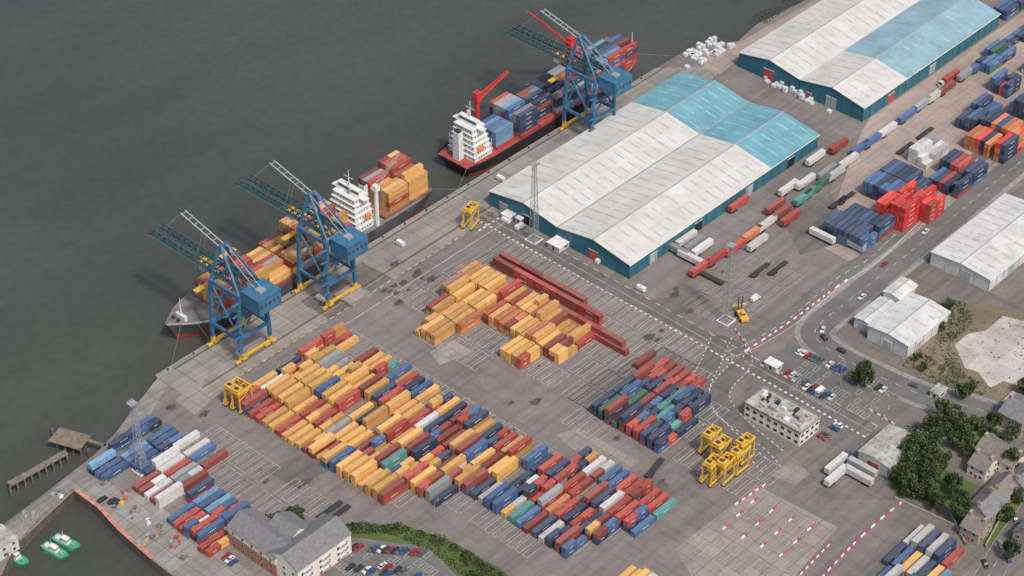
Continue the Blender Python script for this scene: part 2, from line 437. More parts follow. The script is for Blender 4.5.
bays([(840, 160), (900, 130), (960, 100), (930, 160), (880, 250), (830, 240)], 13.3, 6, 'faint', .2, .4)
obj('painted_markings', mk.mesh('painted_markings'))
# oil stains, irregular
st = MB()
for k in range(46):
    px_, py_, spread = R.choice([(395, 287, 14), (405, 275, 12), (560, 380, 60), (720, 470, 30), (300, 480, 60), (660, 320, 60), (200, 420, 40), (590, 460, 60), (820, 210, 30)])
    x, y = gp(px_+R.gauss(0, spread), py_+R.gauss(0, spread*.45)); r0 = R.uniform(.5, 2.1)
    if y > YQ-3: continue
    pts = []
    for i in range(14):
        t = 2*pi*i/14; rr = r0*R.uniform(.55, 1.2); pts.append((x+cos(t)*rr*1.6, y+sin(t)*rr, MZ+.004+k*.0006))
    st.poly(pts, 'oil')
obj('oil_stains', st.mesh('oil_stains'))

# ------------------------------------------------ containers
def container_mesh(L, k):
    b = MB(); c = 'c_'+k; r = 'r_'+k; hx = L/2; h = 2.59
    n = int(L/.45)
    for sg in (-1, 1):
        for i in range(n):
            xa = -hx+.12+(L-.24)*i/n; xb = -hx+.12+(L-.24)*(i+1)/n
            ya = sg*(1.19 if i % 2 else 1.12); yb = sg*(1.12 if i % 2 else 1.19)
            q = [(xa, ya, .15), (xb, yb, .15), (xb, yb, 2.45), (xa, ya, 2.45)]
            b.poly(q if sg < 0 else q[::-1], c)
        b.bx(-hx, hx, sg*1.22-(0.1 if sg > 0 else 0), sg*1.22+(0.1 if sg < 0 else 0), 0, .15, c)
        b.bx(-hx, hx, sg*1.22-(0.08 if sg > 0 else 0), sg*1.22+(0.08 if sg < 0 else 0), 2.45, h, c)
        for ex in (-hx, hx-.14):
            b.bx(ex-.003, ex+.143, min(sg*1.225, sg*1.08), max(sg*1.225, sg*1.08), .15, 2.45, c)
    for i in range(n):
        xa = -hx+.1+(L-.2)*i/n; xb = -hx+.1+(L-.2)*(i+1)/n
        za = 2.57 if i % 2 else 2.51; zb = 2.51 if i % 2 else 2.57
        b.poly([(xa, -1.14, za), (xb, -1.14, zb), (xb, 1.14, zb), (xa, 1.14, za)], r)
    b.bx(-hx+.01, -hx+.1, -1.14, 1.14, 0, 2.585, c)
    b.bx(hx-.1, hx-.01, -1.14, 1.14, 0, 2.585, c)
    for y in (-.85, -.35, .35, .85): b.beam((hx+.02, y, .15), (hx+.02, y, 2.45), .05, 'steel')
    b.bx(hx-.012, hx+.004, -.02, .02, .1, 2.5, 'dark')
    b.bx(-hx, hx, -1.1, 1.1, .05, .12, 'dark')
    if k in ('blue', 'red', 'navy', 'orange', 'teal', 'bright'):
        for sg in (-1, 1):
            for i in range(5):
                xx = -L*.16+i*L*.065
                b.bx(xx, xx+L*.042, sg*1.20-.006, sg*1.20+.006, 1.35, 1.8, 'trim')
    return b.mesh('shipping_container_%s_%d' % (k, int(L)))
CM = {}
def cont(x, y, z, L, k, rz=0):
    key = (L, k)
    if key not in CM: CM[key] = container_mesh(L, k)
    return obj('shipping_container', CM[key], (x, y, z), rz+(pi if R.random() < .5 else 0))
def pick(pal):
    t = R.random()*sum(pal.values())
    for k, v in pal.items():
        t -= v
        if t <= 0: return k
    return k
def stack(x, y, z, pal, n, base, rz=0, p20=.25, keep=.45):
    k = base
    dx, dy = cos(rz), sin(rz)
    if R.random() < p20:
        for s in (-3.08, 3.08):
            kk = base
            for t in range(max(1, n-(R.random() < .3))):
                if R.random() > keep: kk = pick(pal)
                cont(x+dx*s, y+dy*s, z+2.6*t, 6.06, kk, rz)
    else:
        for t in range(n):
            if R.random() > keep: k = pick(pal)
            cont(x+dx*(R.uniform(-.12, .12)), y, z+2.6*t, 12.19, k, rz)
def fill(P, pal, hs, du=12.9, dv=3.75, z=.12, skip=.05, p20=.25, keep=.45, ou=0, ov=0, jit=.35):
    P = gps(P); xs = [p[0] for p in P]; ys = [p[1] for p in P]
    i0 = int(min(xs)//du)-1; i1 = int(max(xs)//du)+2; j0 = int(min(ys)//dv)-1; j1 = int(max(ys)//dv)+2
    for i in range(i0, i1):
        k = pick(pal); h = pick(hs)
        for j in range(j0, j1):
            cx = i*du+ou; cy = j*dv+ov
            if not inpoly(cx, cy, P): continue
            if R.random() > keep: k = pick(pal)
            if R.random() < .5: h = pick(hs)
            if R.random() < skip: continue
            stack(cx+R.uniform(-jit, jit), cy+R.uniform(-.08, .08), z, pal, h, k, 0, p20)
palA = dict(yellow=6.5, ochre=2.5, red=3.5, maroon=2.2, blue=1.5, navy=1.4, white=.3, teal=.25, grey=.4)
palB = dict(yellow=4, ochre=1.5, red=3.5, maroon=3, blue=2, navy=2.2, white=.8, teal=.4, grey=.7, pink=.5)
palC = dict(yellow=1.6, ochre=.6, red=3, maroon=3.5, blue=2.5, navy=3, white=2.2, teal=.4, grey=1, orange=.4)
# main yard block, three zones
fill([(234, 402), (342, 330), (456, 390), (370, 470), (352, 494), (300, 458)], palA, {1: 4, 2: 3}, dv=3.95)
fill([(370, 470), (456, 390), (562, 450), (470, 507), (438, 496), (414, 500), (352, 494)], palB, {1: 4, 2: 3}, dv=3.95)
fill([(470, 507), (562, 450), (668, 510), (652, 526), (562, 560), (520, 538)], palC, {1: 4, 2: 3}, dv=3.95)
# yellow / red centre block
fill([(430, 310), (473, 272), (508, 286), (596, 332), (590, 348), (543, 368), (512, 356), (506, 342), (480, 324), (442, 342), (426, 330)], dict(yellow=8, ochre=3.5, red=2.2, orange=.6, maroon=1, pink=.4, navy=.3), {2: 4, 3: 1, 1: 1}, dv=3.1, p20=.1, ov=1, ou=6, skip=.03)
def rowB(a, b, pal, n, dx=0):
    a = gp(*a); b = gp(*b); y = a[1]-6.2
    while y > b[1]+5:
        k = pick(pal)
        for t in range(n): cont(a[0]+dx, y, .12+2.6*t, 12.19, k if R.random() < .6 else pick(pal), pi/2)
        y -= 12.5
rp = dict(red=6, maroon=4)
rowB((494, 266), (620, 332), rp, 2); rowB((494, 266), (600, 320), rp, 2, 4.2); rowB((560, 312), (640, 362), rp, 2, -2)
rowB((548, 300), (640, 362), rp, 1, -6)
# right block
fill([(584, 418), (648, 370), (708, 394), (702, 414), (662, 454), (640, 450), (600, 432)], dict(navy=5, blue=3, maroon=2, green=1.0, red=1, teal=.3, sky=.4), {1: 2, 2: 4, 3: .4}, ou=4, dv=3.7)
fill([(640, 362), (655, 358), (708, 388), (695, 394)], dict(red=3, maroon=1), {1: 1}, p20=.6)
# left yard
bl = dict(blue=5, navy=2, sky=.7, white=.8, red=.8, teal=.3)
fill([(98, 466), (140, 424), (172, 428), (196, 440), (150, 480), (126, 480)], bl, {1: 3, 2: 1}, dv=3.4, p20=.15)
fill([(140, 484), (190, 438), (222, 458), (194, 494), (165, 506), (146, 498)], dict(white=5, red=1.5, blue=1.3, maroon=.8, teal=.4, grey=.5), {1: 4, 2: .6}, dv=3.4, ou=5, p20=.1)
fill([(168, 520), (212, 482), (250, 498), (232, 530), (205, 540)], dict(blue=3, sky=1, red=3, navy=1.5, green=.5, white=.8), {1: 3, 2: 1}, dv=3.4, ou=2)
fill([(208, 546), (238, 520), (268, 532), (245, 560)], dict(red=2, yellow=1, orange=1, white=.5, navy=1), {1: 1}, dv=3.4, skip=.15)
# bottom-right
fill([(868, 585), (918, 525), (968, 545), (935, 600)], dict(blue=3, navy=2.5, yellow=2, white=1.3, red=1.3, sky=1), {1: 2, 2: 3}, dv=3.4, p20=.1)
fill([(610, 588), (630, 572), (665, 585), (640, 605)], dict(yellow=4, white=1, red=1), {1: 1, 2: 1}, dv=3.2)
# eastern stacks
nb = dict(navy=5, blue=3, maroon=.6)
fill([(829, 232), (850, 212), (888, 236), (866, 252)], nb, {2: 1, 3: 2}, dv=2.7, p20=.1)
fill([(865, 192), (888, 172), (926, 194), (902, 210)], nb, {2: 1, 3: 2}, dv=2.7, p20=.1)
fill([(878, 218), (902, 200), (942, 212), (915, 232)], dict(bright=5, red=1), {4: 2, 5: 2}, dv=2.6, p20=.6, keep=.9)
fill([(930, 184), (955, 160), (986, 174), (962, 196)], dict(navy=4, blue=2, red=2, maroon=1), {3: 2, 2: 1}, dv=2.7, p20=.1)
fill([(964, 150), (990, 130), (1026, 146), (1000, 168)], dict(navy=3, blue=1, orange=3, bright=2), {4: 2, 3: 1}, dv=2.7, p20=.1)
fill([(910, 160), (928, 146), (948, 155), (930, 170)], dict(white=5, grey=1), {3: 1, 2: 1}, dv=2.7, p20=.8, du=6.6)
fill([(960, 122), (984, 104), (1002, 112), (978, 130)], nb, {3: 1, 2: 1}, dv=2.7, p20=.1)
fill([(984, 92), (1004, 78), (1020, 86), (1003, 100)], dict(blue=2, navy=3, red=1), {3: 1, 2: 1}, dv=2.7)
fill([(978, 62), (1000, 44), (1030, 22), (1038, 34), (993, 72)], dict(blue=3, navy=3, green=.5), {1: 1, 2: 1}, dv=3)
fill([(1012, 116), (1030, 96), (1060, 110), (1035, 130)], dict(navy=3, blue=2, orange=1), {3: 1, 4: 1}, dv=2.7)
fill([(994, 14), (1012, 2), (1030, 6), (1008, 22)], dict(navy=3, blue=2, red=1), {2: 1, 1: 1}, dv=2.9)
fill([(1016, 74), (1034, 60), (1050, 68), (1032, 84)], dict(navy=3, blue=2, white=1), {2: 1, 3: 1}, dv=2.7)

# ------------------------------------------------ road vehicles
def wheel(mb, x, y, r, w=.28):
    mb.cyl((x, y-w/2, r), (x, y+w/2, r), r, 'tyre', 10)
def trailer(k):
    a = Asm(); b = a['body']; c = 'c_'+k
    b.bx(-6.5, 6.5, -1.25, 1.25, 1.25, 3.9, c); b.bx(-6.3, 6.3, -1.15, 1.15, 3.9, 3.96, 'r_'+k)
    b.bx(-6.4, 6.4, -.5, .5, .95, 1.25, 'dark')
    for x in (-5, -3.8, -2.6):
        for y in (-1.05, 1.05): wheel(a['wheels'], x, y, .5)
    for y in (-.8, .8): a['legs'].beam((4, y, 0), (4, y, 1), .15, 'dark')
    return a.proto('semi_trailer')
def lorry(k, cabk):
    a = Asm(); b = a['trailer']; c = 'c_'+k
    b.bx(-8, 4.6, -1.25, 1.25, 1.3, 3.9, c); b.bx(-7.8, 4.4, -1.15, 1.15, 3.9, 3.96, 'r_'+k); b.bx(-7.8, 7, -.5, .5, .9, 1.28, 'dark')
    a['cab'].taper(5.3, 7.6, -1.22, 1.22, .6, 3.3, .3, .35, .12, 'c_'+cabk)
    a['windscreen'].hexa([(7.42, -1.0, 1.9), (7.5, -1.0, 1.9), (7.5, 1.0, 1.9), (7.42, 1.0, 1.9), (7.28, -1, 2.85), (7.36, -1, 2.85), (7.36, 1, 2.85), (7.28, 1, 2.85)], 'glass')
    for x in (-6.5, -5.3, -4.1, 4.2, 6.6):
        for y in (-1.05, 1.05): wheel(a['wheels'], x, y, .5)
    return a.proto('articulated_lorry')
TR = {k: trailer(k) for k in ('white', 'grey', 'red', 'blue', 'teal', 'orange', 'maroon', 'green')}
LO = [lorry('blue', 'white'), lorry('white', 'blue'), lorry('red', 'white')]
a = Asm(); a['deck'].bx(-6.3, 6.3, -1.2, 1.2, 1.1, 1.3, 'dark'); a['deck'].bx(-6.3, 6.3, -.5, .5, .8, 1.1, 'dark')
for x in (-5, -3.8, -2.6):
    for y in (-1.0, 1.0): wheel(a['wheels'], x, y, .5)
for y in (-.8, .8): a['legs'].beam((4, y, 0), (4, y, 1.1), .15, 'dark')
FLAT = a.proto('flatbed_trailer')
CARC = [(.5, .5, .5), (.25, .26, .28), (.035, .035, .04), (.35, .03, .03), (.04, .08, .22), (.62, .62, .6), (.08, .12, .14)]
cars = []
for i, c in enumerate(CARC):
    M['car%d' % i] = mat('car_paint_%d' % i, c, .25, .05, .5)
    a = Asm(); p = 'car%d' % i; b = a['body']
    b.taper(-2.15, 2.15, -.87, .87, .28, .62, -.02, -.02, -.02, p)
    b.taper(-2.17, 2.17, -.89, .89, .62, .92, .1, .25, .1, p)
    b.taper(-1.55, .95, -.76, .76, .90, 1.42, .4, .65, .14, 'glass')
    b.bx(-1.1, .26, -.6, .6, 1.425, 1.455, p)
    for s in (-1, 1): b.beam((-.35, s*.74, .93), (-.35, s*.63, 1.43), .08, p)
    a['lights'].bx(2.06, 2.16, -.8, -.5, .62, .75, 'trim'); a['lights'].bx(2.06, 2.16, .5, .8, .62, .75, 'trim')
    a['lights'].bx(-2.17, -2.1, -.8, -.5, .65, .8, 'sred'); a['lights'].bx(-2.17, -2.1, .5, .8, .65, .8, 'sred')
    for x in (-1.35, 1.35):
        for y in (-.78, .78): wheel(a['wheels'], x, y, .32, .2)
    cars.append(a.proto('parked_car'))
a = Asm(); a['body'].bx(-2.6, 1.6, -.95, .95, .4, 2.2, 'trim'); a['body'].taper(1.6, 2.7, -.95, .95, .4, 1.3, 0, .1, .03, 'trim')
a['body'].taper(1.6, 2.5, -.9, .9, 1.3, 2.15, 0, .6, .08, 'glass')
for x in (-1.6, 1.7):
    for y in (-.85, .85): wheel(a['wheels'], x, y, .36, .22)
VAN = a.proto('parked_van')
def car(px, py, rz=0, z=.12):
    x, y = gp(px, py); R.choice(cars).place((x, y, z), rz+R.uniform(-.05, .05)+(pi if R.random() < .5 else 0))
for (a_, b_, n, rz, ch) in [((797, 352), (845, 372), 11, 0, .65), ((786, 372), (838, 402), 12, 0, .6), ((850, 372), (885, 392), 8, 0, .5),
                       ((800, 385), (825, 398), 6, 0, .7), ((820, 440), (840, 425), 5, pi/2, .8), ((340, 566), (390, 576), 12, 0, .5),
                       ((352, 548), (425, 554), 16, 0, .75), ((380, 566), (440, 584), 12, 0, .6), ((100, 500), (130, 505), 6, 0, .6), ((225, 556), (235, 565), 3, 0, .9), ((862, 455), (895, 470), 4, 0, .4),
                       ((870, 305), (900, 322), 5, 0, .4)]:
    for i in range(n):
        if R.random() > ch: continue
        t = (i+.5)/n; car(a_[0]+(b_[0]-a_[0])*t, a_[1]+(b_[1]-a_[1])*t, rz)
S = smooth(gps(roads[0][0]))
for i in range(4, len(S)-4, 5):
    if R.random() < .7:
        p = S[i]; q = S[i+1]; an = atan2(q[1]-p[1], q[0]-p[0]); s = R.choice((-1, 1))
        R.choice(cars).place((p[0]-sin(an)*3*s, p[1]+cos(an)*3*s, rz_+.03), an)
for px, py in [(1000, 545), (985, 565), (1015, 520), (1008, 560), (905, 345)]: car(px, py, .9)
for k, px, py, rz in [('white', 686, 243, 0), ('grey', 694, 248, 0), ('white', 702, 252, 0), ('white', 690, 262, pi/2), ('red', 716, 262, 0), ('grey', 677, 254, pi/2),
                      ('red', 738, 208, 0), ('maroon', 775, 210, 0), ('white', 788, 192, 0), ('white', 805, 186, .0), ('teal', 803, 202, 0), ('grey', 826, 176, 0),
                      ('white', 848, 165, 0), ('blue', 860, 152, 0), ('red', 734, 252, 0), ('orange', 752, 238, 0), ('white', 766, 228, 0), ('maroon', 781, 217, 0),
                      ('green', 822, 187, 0), ('blue', 871, 145, 0), ('white', 887, 134, 0), ('blue', 906, 120, 0), ('grey', 922, 108, 0), ('maroon', 946, 92, 0), ('white', 934, 100, 0), ('white', 835, 178, 0),
                      ('red', 790, 222, 0), ('green', 812, 195, 0), ('white', 757, 247, 0), ('red', 700, 272, 0),
                      ('blue', 838, 240, pi/2), ('white', 822, 240, pi/2), ('grey', 852, 248, pi/2), ('white', 815, 162, 0), ('red', 838, 150, 0),
                      ('white', 862, 472, pi/2), ('white', 858, 480, pi/2), ('grey', 965, 78, 0), ('blue', 978, 70, 0)]:
    x, y = gp(px, py); TR[k].place((x, y, .12), rz)
for px, py, rz in [(760, 272, 0), (778, 270, 0), (838, 204, 0), (846, 200, 0), (712, 280, pi/2), (655, 470, .2), (330, 512, 0), (338, 516, 0), (905, 150, 0), (925, 135, 0)]:
    x, y = gp(px, py); FLAT.place((x, y, .12), rz)
for l, px, py, rz in [(1, 838, 466, 0), (2, 948, 82, pi), (1, 838, 478, 0)]:
    x, y = gp(px, py); LO[l].place((x, y, .12), rz)
for px, py in [(505, 222), (520, 228), (755, 300), (600, 262), (640, 290), (320, 300), (820, 392), (400, 245), (500, 180)]:
    x, y = gp(px, py); VAN.place((x, y, .12), R.choice((0, pi/2)))

# red/white barriers
def barrier(P, name='safety_barrier', sm=True, w=.28):
    P = gps(P); P = smooth(P) if sm and len(P) > 2 else P
    b = MB(); k = 0
    for i in range(len(P)-1):
        a = Vector(P[i]); c = Vector(P[i+1]); L = (c-a).length; n = max(1, int(L/1.8)); u = (c-a)/n
        for j in range(n):
            p = a+u*j; q = a+u*(j+.9); nn = Vector((-u.y, u.x)).normalized()
            m_ = 'bred' if k % 2 else 'bwhite'; k += 1
            b.hexa([(*(p-nn*w), .08), (*(q-nn*w), .08), (*(q+nn*w), .08), (*(p+nn*w), .08), (*(p-nn*.1), .8), (*(q-nn*.1), .8), (*(q+nn*.1), .8), (*(p+nn*.1), .8)], m_)
    obj(name, b.mesh(name))
for P in [[(795, 382), (760, 365)], [(745, 352), (790, 322), (825, 296), (850, 278)], [(815, 585), (850, 548), (880, 520), (905, 500)], [(800, 575), (832, 542)],
          [(735, 505), (765, 485)], [(870, 410), (895, 425)], [(735, 330), (745, 345), (742, 360)]]: barrier(P)
for i in range(4):
    for j in range(3):
        barrier([(750+i*19-j*14, 504+i*9+j*13), (758+i*19-j*14, 498+i*9+j*13)], sm=False)

# ------------------------------------------------ warehouses
def rectpx(L, B, Rr):
    l = gp(*L); b = gp(*B); r = gp(*Rr)
    return b[0], r[0], b[1], l[1]      # x0,x1,y0,y1
def shed(name, x0, x1, y0, y1, eave, ridge, spans, roofs, wall='clad', lights=True, doors=()):
    a = Asm(); w = (y1-y0)/spans; W = a['walls']; RF = a['roof']; RL = a['rooflights']
    for s in range(spans):
        ya = y0+s*w; yb = ya+w; ym = (ya+yb)/2
        W.ext([(ya+.01, 0), (yb-.01, 0), (yb-.01, eave-.3), (ym, ridge-.3), (ya+.01, eave-.3)], x0, x1, wall)
        oa = .5 if s == 0 else 0; ob = .5 if s == spans-1 else 0
        sl = (ridge-eave)/(w/2)
        for (f0, f1, rm, lm) in roofs:
            xa = x0+(x1-x0)*f0-(0.5 if f0 == 0 else -.01); xb = x0+(x1-x0)*f1+(.5 if f1 == 1 else 0)
            RF.ext([(ya-oa, eave-oa*sl-.27), (ym, ridge-.27), (yb+ob, eave-ob*sl-.27), (yb+ob, eave-ob*sl), (ym, ridge), (ya-oa, eave-oa*sl)], xa, xb, rm)
            if lights:
                n = int((xb-xa)/5.5)
                for i in range(n):
                    xc = xa+(i+.5)*(xb-xa)/n
                    for sg in (-1, 1):
                        for (t0, t1) in ((.14, .46), (.56, .88)):
                            if R.random() < .06: continue
                            q0 = ym+sg*w/2*t0; q1 = ym+sg*w/2*t1; zz0 = ridge-abs(q0-ym)*sl+.04; zz1 = ridge-abs(q1-ym)*sl+.04
                            RL.poly([(xc-.4, q0, zz0), (xc+.4, q0, zz0), (xc+.4, q1, zz1), (xc-.4, q1, zz1)], lm)
            n = int((xb-xa)/22)+1
            for i in range(1, n):
                xc = xa+i*(xb-xa)/n
                for sg in (-1, 1):
                    q1 = ym+sg*w/2*.99; zz1 = ridge-abs(q1-ym)*sl+.05
                    RL.poly([(xc-.12, ym, ridge+.05), (xc+.12, ym, ridge+.05), (xc+.12, q1, zz1), (xc-.12, q1, zz1)], 'roofl')
        a['ridge_cap'].bx(x0-.5, x1+.5, ym-.35, ym+.35, ridge-.05, ridge+.12, 'cgrey')
        if s: a['valley_gutter'].bx(x0-.5, x1+.5, ya-.4, ya+.4, eave-.1, eave+.07, 'steel')
    a['gutter'].bx(x0-.5, x1+.5, y0-.75, y0-.5, eave-.6, eave-.3, 'trim')
    D = a['doors']
    for side, t, dw, dh, dm in doors:
        if side == 'y0':
            c = x0+(x1-x0)*t; D.bx(c-dw/2, c+dw/2, y0-.08, y0+.1, 0, dh, dm); D.bx(c-dw/2-.25, c+dw/2+.25, y0-.12, y0+.05, dh, dh+.3, 'trim')
        else:
            c = y0+(y1-y0)*t; D.bx(x0-.08, x0+.1, c-dw/2, c+dw/2, 0, dh, dm); D.bx(x0-.12, x0+.05, c-dw/2-.25, c+dw/2+.25, dh, dh+.3, 'trim')
    n = int((x1-x0)/6)
    for i in range(n+1):
        x = x0+(x1-x0)*i/n; a['downpipes'].bx(x-.12, x+.12, y0-.16, y0, 0, eave-.5, 'cteal' if wall == 'clad' else 'steel')
    n = int((y1-y0)/6)
    for i in range(n+1):
        y = y0+(y1-y0)*i/n; a['downpipes'].bx(x0-.14, x0, y-.1, y+.1, 0, eave-.6, 'cteal' if wall == 'clad' else 'steel')
    return a.build(name)
x0w, x1w, y0w, y1w = rectpx((487, 207), (629, 279), (818, 149))
shed('warehouse', x0w, x1w, y0w, y1w, 8, 11.5, 2, [(0, .73, 'roofw', 'roofl'), (.73, 1, 'roofb', 'roofbl')], doors=[('y0', .12, 5, 5, 'door'), ('y0', .35, 5, 5, 'doord'), ('y0', .62, 5, 5, 'door'), ('y0', .85, 5, 5, 'doord'),
     ('x0', .25, 5, 5, 'bred'), ('x0', .5, 2, 2.5, 'trim'), ('x0', .72, 5, 5, 'doord'), ('x0', .9, 5, 5, 'door')])
xa, xb, ya, yb = rectpx((737, 68), (862, 122), (997, 30))
ym_ = (ya+yb)/2
shed('storage_shed', xa, xb+2, ya, ym_, 8.5, 12, 1, [(0, .3, 'roofw', 'roofl'), (.3, 1, 'roofbg', 'roofbl')], doors=[('y0', .2, 5, 5, 'bred'), ('y0', .5, 5, 5, 'door'), ('x0', .5, 6, 6, 'door'), ('x0', .85, 3, 3, 'bred')])
shed('storage_shed', xa, xb-6, ym_+.5, yb, 8.5, 12, 1, [(0, 1, 'roofw', 'roofl')], doors=[('x0', .5, 6, 6, 'bred')])
xa, xb, ya, yb = rectpx((935, 270), (988, 292), (1060, 232))
shed('storage_shed', xa, xb, ya, yb+4, 7, 8.3, 1, [(0, 1, 'cladw', 'roofl')], wall='cladw', lights=True, doors=[('y0', .3, 5, 5, 'door'), ('x0', .4, 5, 5, 'door')])
xa, xb, ya, yb = rectpx((866, 340), (906, 359), (936, 320))
shed('workshop', xa, xb, ya, yb, 7.5, 8.6, 1, [(0, 1, 'cladw', 'roofl')], wall='cladw', doors=[('y0', .3, 4, 4, 'door'), ('x0', .5, 4, 4, 'door')])
shed('workshop', xa+3, xa+22, yb+.3, yb+9, 5.5, 6.3, 1, [(0, 1, 'cladw', 'roofl')], wall='cladw', doors=[('x0', .5, 4, 4, 'door')])
shed('workshop', xa+22.5, xb+5, yb+.3, yb+8, 8.8, 9.6, 1, [(0, 1, 'cladw', 'roofl')], wall='cladw')
xa, xb, ya, yb = rectpx((853, 466), (887, 478), (914, 450))
shed('workshop', xa, xb, ya, yb, 6, 7.2, 1, [(0, 1, 'felt', 'roofl')], wall='cladw', doors=[('x0', .5, 5, 4, 'bred'), ('y0', .5, 4, 4, 'door')])
for px, py, w, l, mm in [(560, 246, 7, 9, 'trim'), (510, 218, 5, 6, 'bwhite'), (521, 222, 3, 4, 'bwhite'), (773, 368, 6, 4, 'trim'), (1012, 405, 5, 8, 'felt'), (938, 395, 4, 6, 'felt')]:
    x, y = gp(px, py); a = Asm()
    a['walls'].bx(-l/2, l/2, -w/2, w/2, 0, 2.8, 'cladw'); a['roof'].bx(-l/2-.4, l/2+.4, -w/2-.4, w/2+.4, 2.81, 3.0, mm); a['door'].bx(-l/2-.05, -l/2+.03, -.5, .5, 0, 2.1, 'doord')
    a['windows'].bx(-1, 1, -w/2-.05, -w/2+.02, 1, 2, 'glass'); a.build('site_cabin', (x, y, .1))

# ------------------------------------------------ offices & houses
def windows(W, x0, x1, y0, y1, st, h0=1.0, sh=2.9, wh=1.3, ww=1.1, pitch=3.6, fr='trim', gl='glass'):
    for f in range(st):
        z = h0+f*sh
        for (lo, hi, ax, c, s) in ((x0, x1, 'x', y0, -1), (x0, x1, 'x', y1, 1), (y0, y1, 'y', x0, -1), (y0, y1, 'y', x1, 1)):
            n = max(1, int((hi-lo)/pitch))
            for i in range(n):
                m_ = lo+(i+.5)*(hi-lo)/n
                for hw, d, mm in ((ww/2+.1, .04, fr), (ww/2, .07, gl)):
                    zz0, zz1 = (z-.1, z+wh+.1) if mm == fr else (z, z+wh)
                    c0, c1 = sorted((c-s*.1, c+s*d))
                    if ax == 'x': W.bx(m_-hw, m_+hw, c0, c1, zz0, zz1, mm)
                    else: W.bx(c0, c1, m_-hw, m_+hw, zz0, zz1, mm)
def house(name, px, py, lx, ly, eave, ridge, axis='x', wall='rend', roof='slate', st=2, chim=2, rz=0, off=(0, 0), pitch=3.6, band=None):
    x, y = gp(px, py); a = Asm(); hx, hy = lx/2, ly/2
    if axis == 'x':
        a['walls'].ext([(-hy, 0), (hy, 0), (hy, eave), (0, ridge), (-hy, eave)], -hx, hx, wall)
        sl = (ridge-eave)/hy; o = .4
        a['roof'].ext([(-hy-o, eave-o*sl+.03), (0, ridge+.03), (hy+o, eave-o*sl+.03), (hy+o, eave-o*sl+.25), (0, ridge+.25), (-hy-o, eave-o*sl+.25)], -hx-.3, hx+.3, roof)
        for i in range(chim):
            cx = -hx+.8+(lx-1.6)*(i/(max(1, chim-1)))
            a['chimney'].bx(cx-.5, cx+.5, -.9, .9, ridge-1, ridge+1.5, 'stone')
            for q in (-.5, 0, .5): a['chimney'].cyl((cx, q, ridge+1.5), (cx, q, ridge+2.1), .14, 'brick', 6)
        a['door'].bx(-.5, .5, -hy-.06, -hy+.1, 0, 2.1, 'bred')
    else:
        a['walls'].ext([(-hx, 0), (hx, 0), (hx, eave), (0, ridge), (-hx, eave)], -hy, hy, wall, 'y')
        sl = (ridge-eave)/hx; o = .4
        a['roof'].ext([(-hx-o, eave-o*sl+.03), (0, ridge+.03), (hx+o, eave-o*sl+.03), (hx+o, eave-o*sl+.25), (0, ridge+.25), (-hx-o, eave-o*sl+.25)], -hy-.3, hy+.3, roof, 'y')
        for i in range(chim):
            cy = -hy+.8+(ly-1.6)*(i/(max(1, chim-1)))
            a['chimney'].bx(-.9, .9, cy-.5, cy+.5, ridge-1, ridge+1.5, 'stone')
        a['door'].bx(-hx-.06, -hx+.1, -.5, .5, 0, 2.1, 'bred')
    if band: a['wall_band'].bx(-hx-.03, hx+.03, -hy-.03, hy+.03, 0, band[0], band[1])
    windows(a['windows'], -hx, hx, -hy, hy, st, pitch=pitch)
    return a.build(name, (x+off[0], y+off[1], .05), rz)
house('apartment_block', 312, 563, 27, 15, 10.5, 14.3, 'x', 'rend', 'slate', 3, 0, pitch=4.4, band=(.8, 'brick'))
house('apartment_block', 266, 552, 13, 26, 9.6, 13.0, 'y', 'rend', 'slate', 3, 0, pitch=4.4, band=(6.3, 'brick'))
house('apartment_block', 290, 548, 13, 12, 10.2, 13.8, 'y', 'rend', 'slate', 3, 0, pitch=4.4)
for k in range(3):
    x, y = gp(312, 563); a = Asm(); xx = x-9+k*9; yy = y-7.55
    for f_ in range(3): a['slab'].bx(xx-1.6, xx+1.6, yy-1.3, yy+.02, 2.4+f_*2.9, 2.55+f_*2.9, 'trim'); a['railing'].bx(xx-1.6, xx+1.6, yy-1.32, yy-1.26, 2.55+f_*2.9, 3.5+f_*2.9, 'steel')
    a.build('balcony', (0, 0, .05))
for px, py, lx, ly, e, r, ax, wl, rf, st_ in [(985, 515, 14, 10, 6, 9.5, 'x', 'stone', 'slate', 2), (975, 534, 10, 8, 5.5, 8.5, 'y', 'stone', 'slate2', 2), (998, 500, 15, 9, 6, 9.5, 'x', 'rend', 'slate2', 2),
                                         (1022, 488, 13, 9, 6, 9, 'x', 'stone', 'slate', 2), (1018, 422, 15, 11, 7, 10.5, 'y', 'stone', 'slate', 2), (1000, 462, 12, 17, 6, 9, 'y', 'rend', 'slate2', 2),
                                         (982, 472, 10, 8, 5.5, 8.5, 'y', 'rend', 'slate2', 2), (1030, 540, 12, 9, 6, 9, 'x', 'stone', 'slate', 2), (1045, 465, 12, 10, 7, 10, 'x', 'brick', 'slate', 2)]:
    house('stone_house' if wl == 'stone' else 'rendered_house', px, py, lx, ly, e, r, ax, wl, rf, st_, 2)
xa, xb, ya, yb = rectpx((743, 417), (799, 447), (820, 432))
a = Asm(); a['walls'].bx(xa, xb, ya, yb, 0, 7, 'rend'); a['roof'].bx(xa-.2, xb+.2, ya-.2, yb+.2, 7.01, 7.25, 'felt')
for e in ((xa-.3, xb+.3, ya-.3, ya), (xa-.3, xb+.3, yb, yb+.3), (xa-.3, xa, ya, yb), (xb, xb+.3, ya, yb)): a['parapet'].bx(*e, 6.8, 7.8, 'conc2')
windows(a['windows'], xa, xb, ya, yb, 2, 1.2, 3.2, 1.4, 1.8, 3.2)
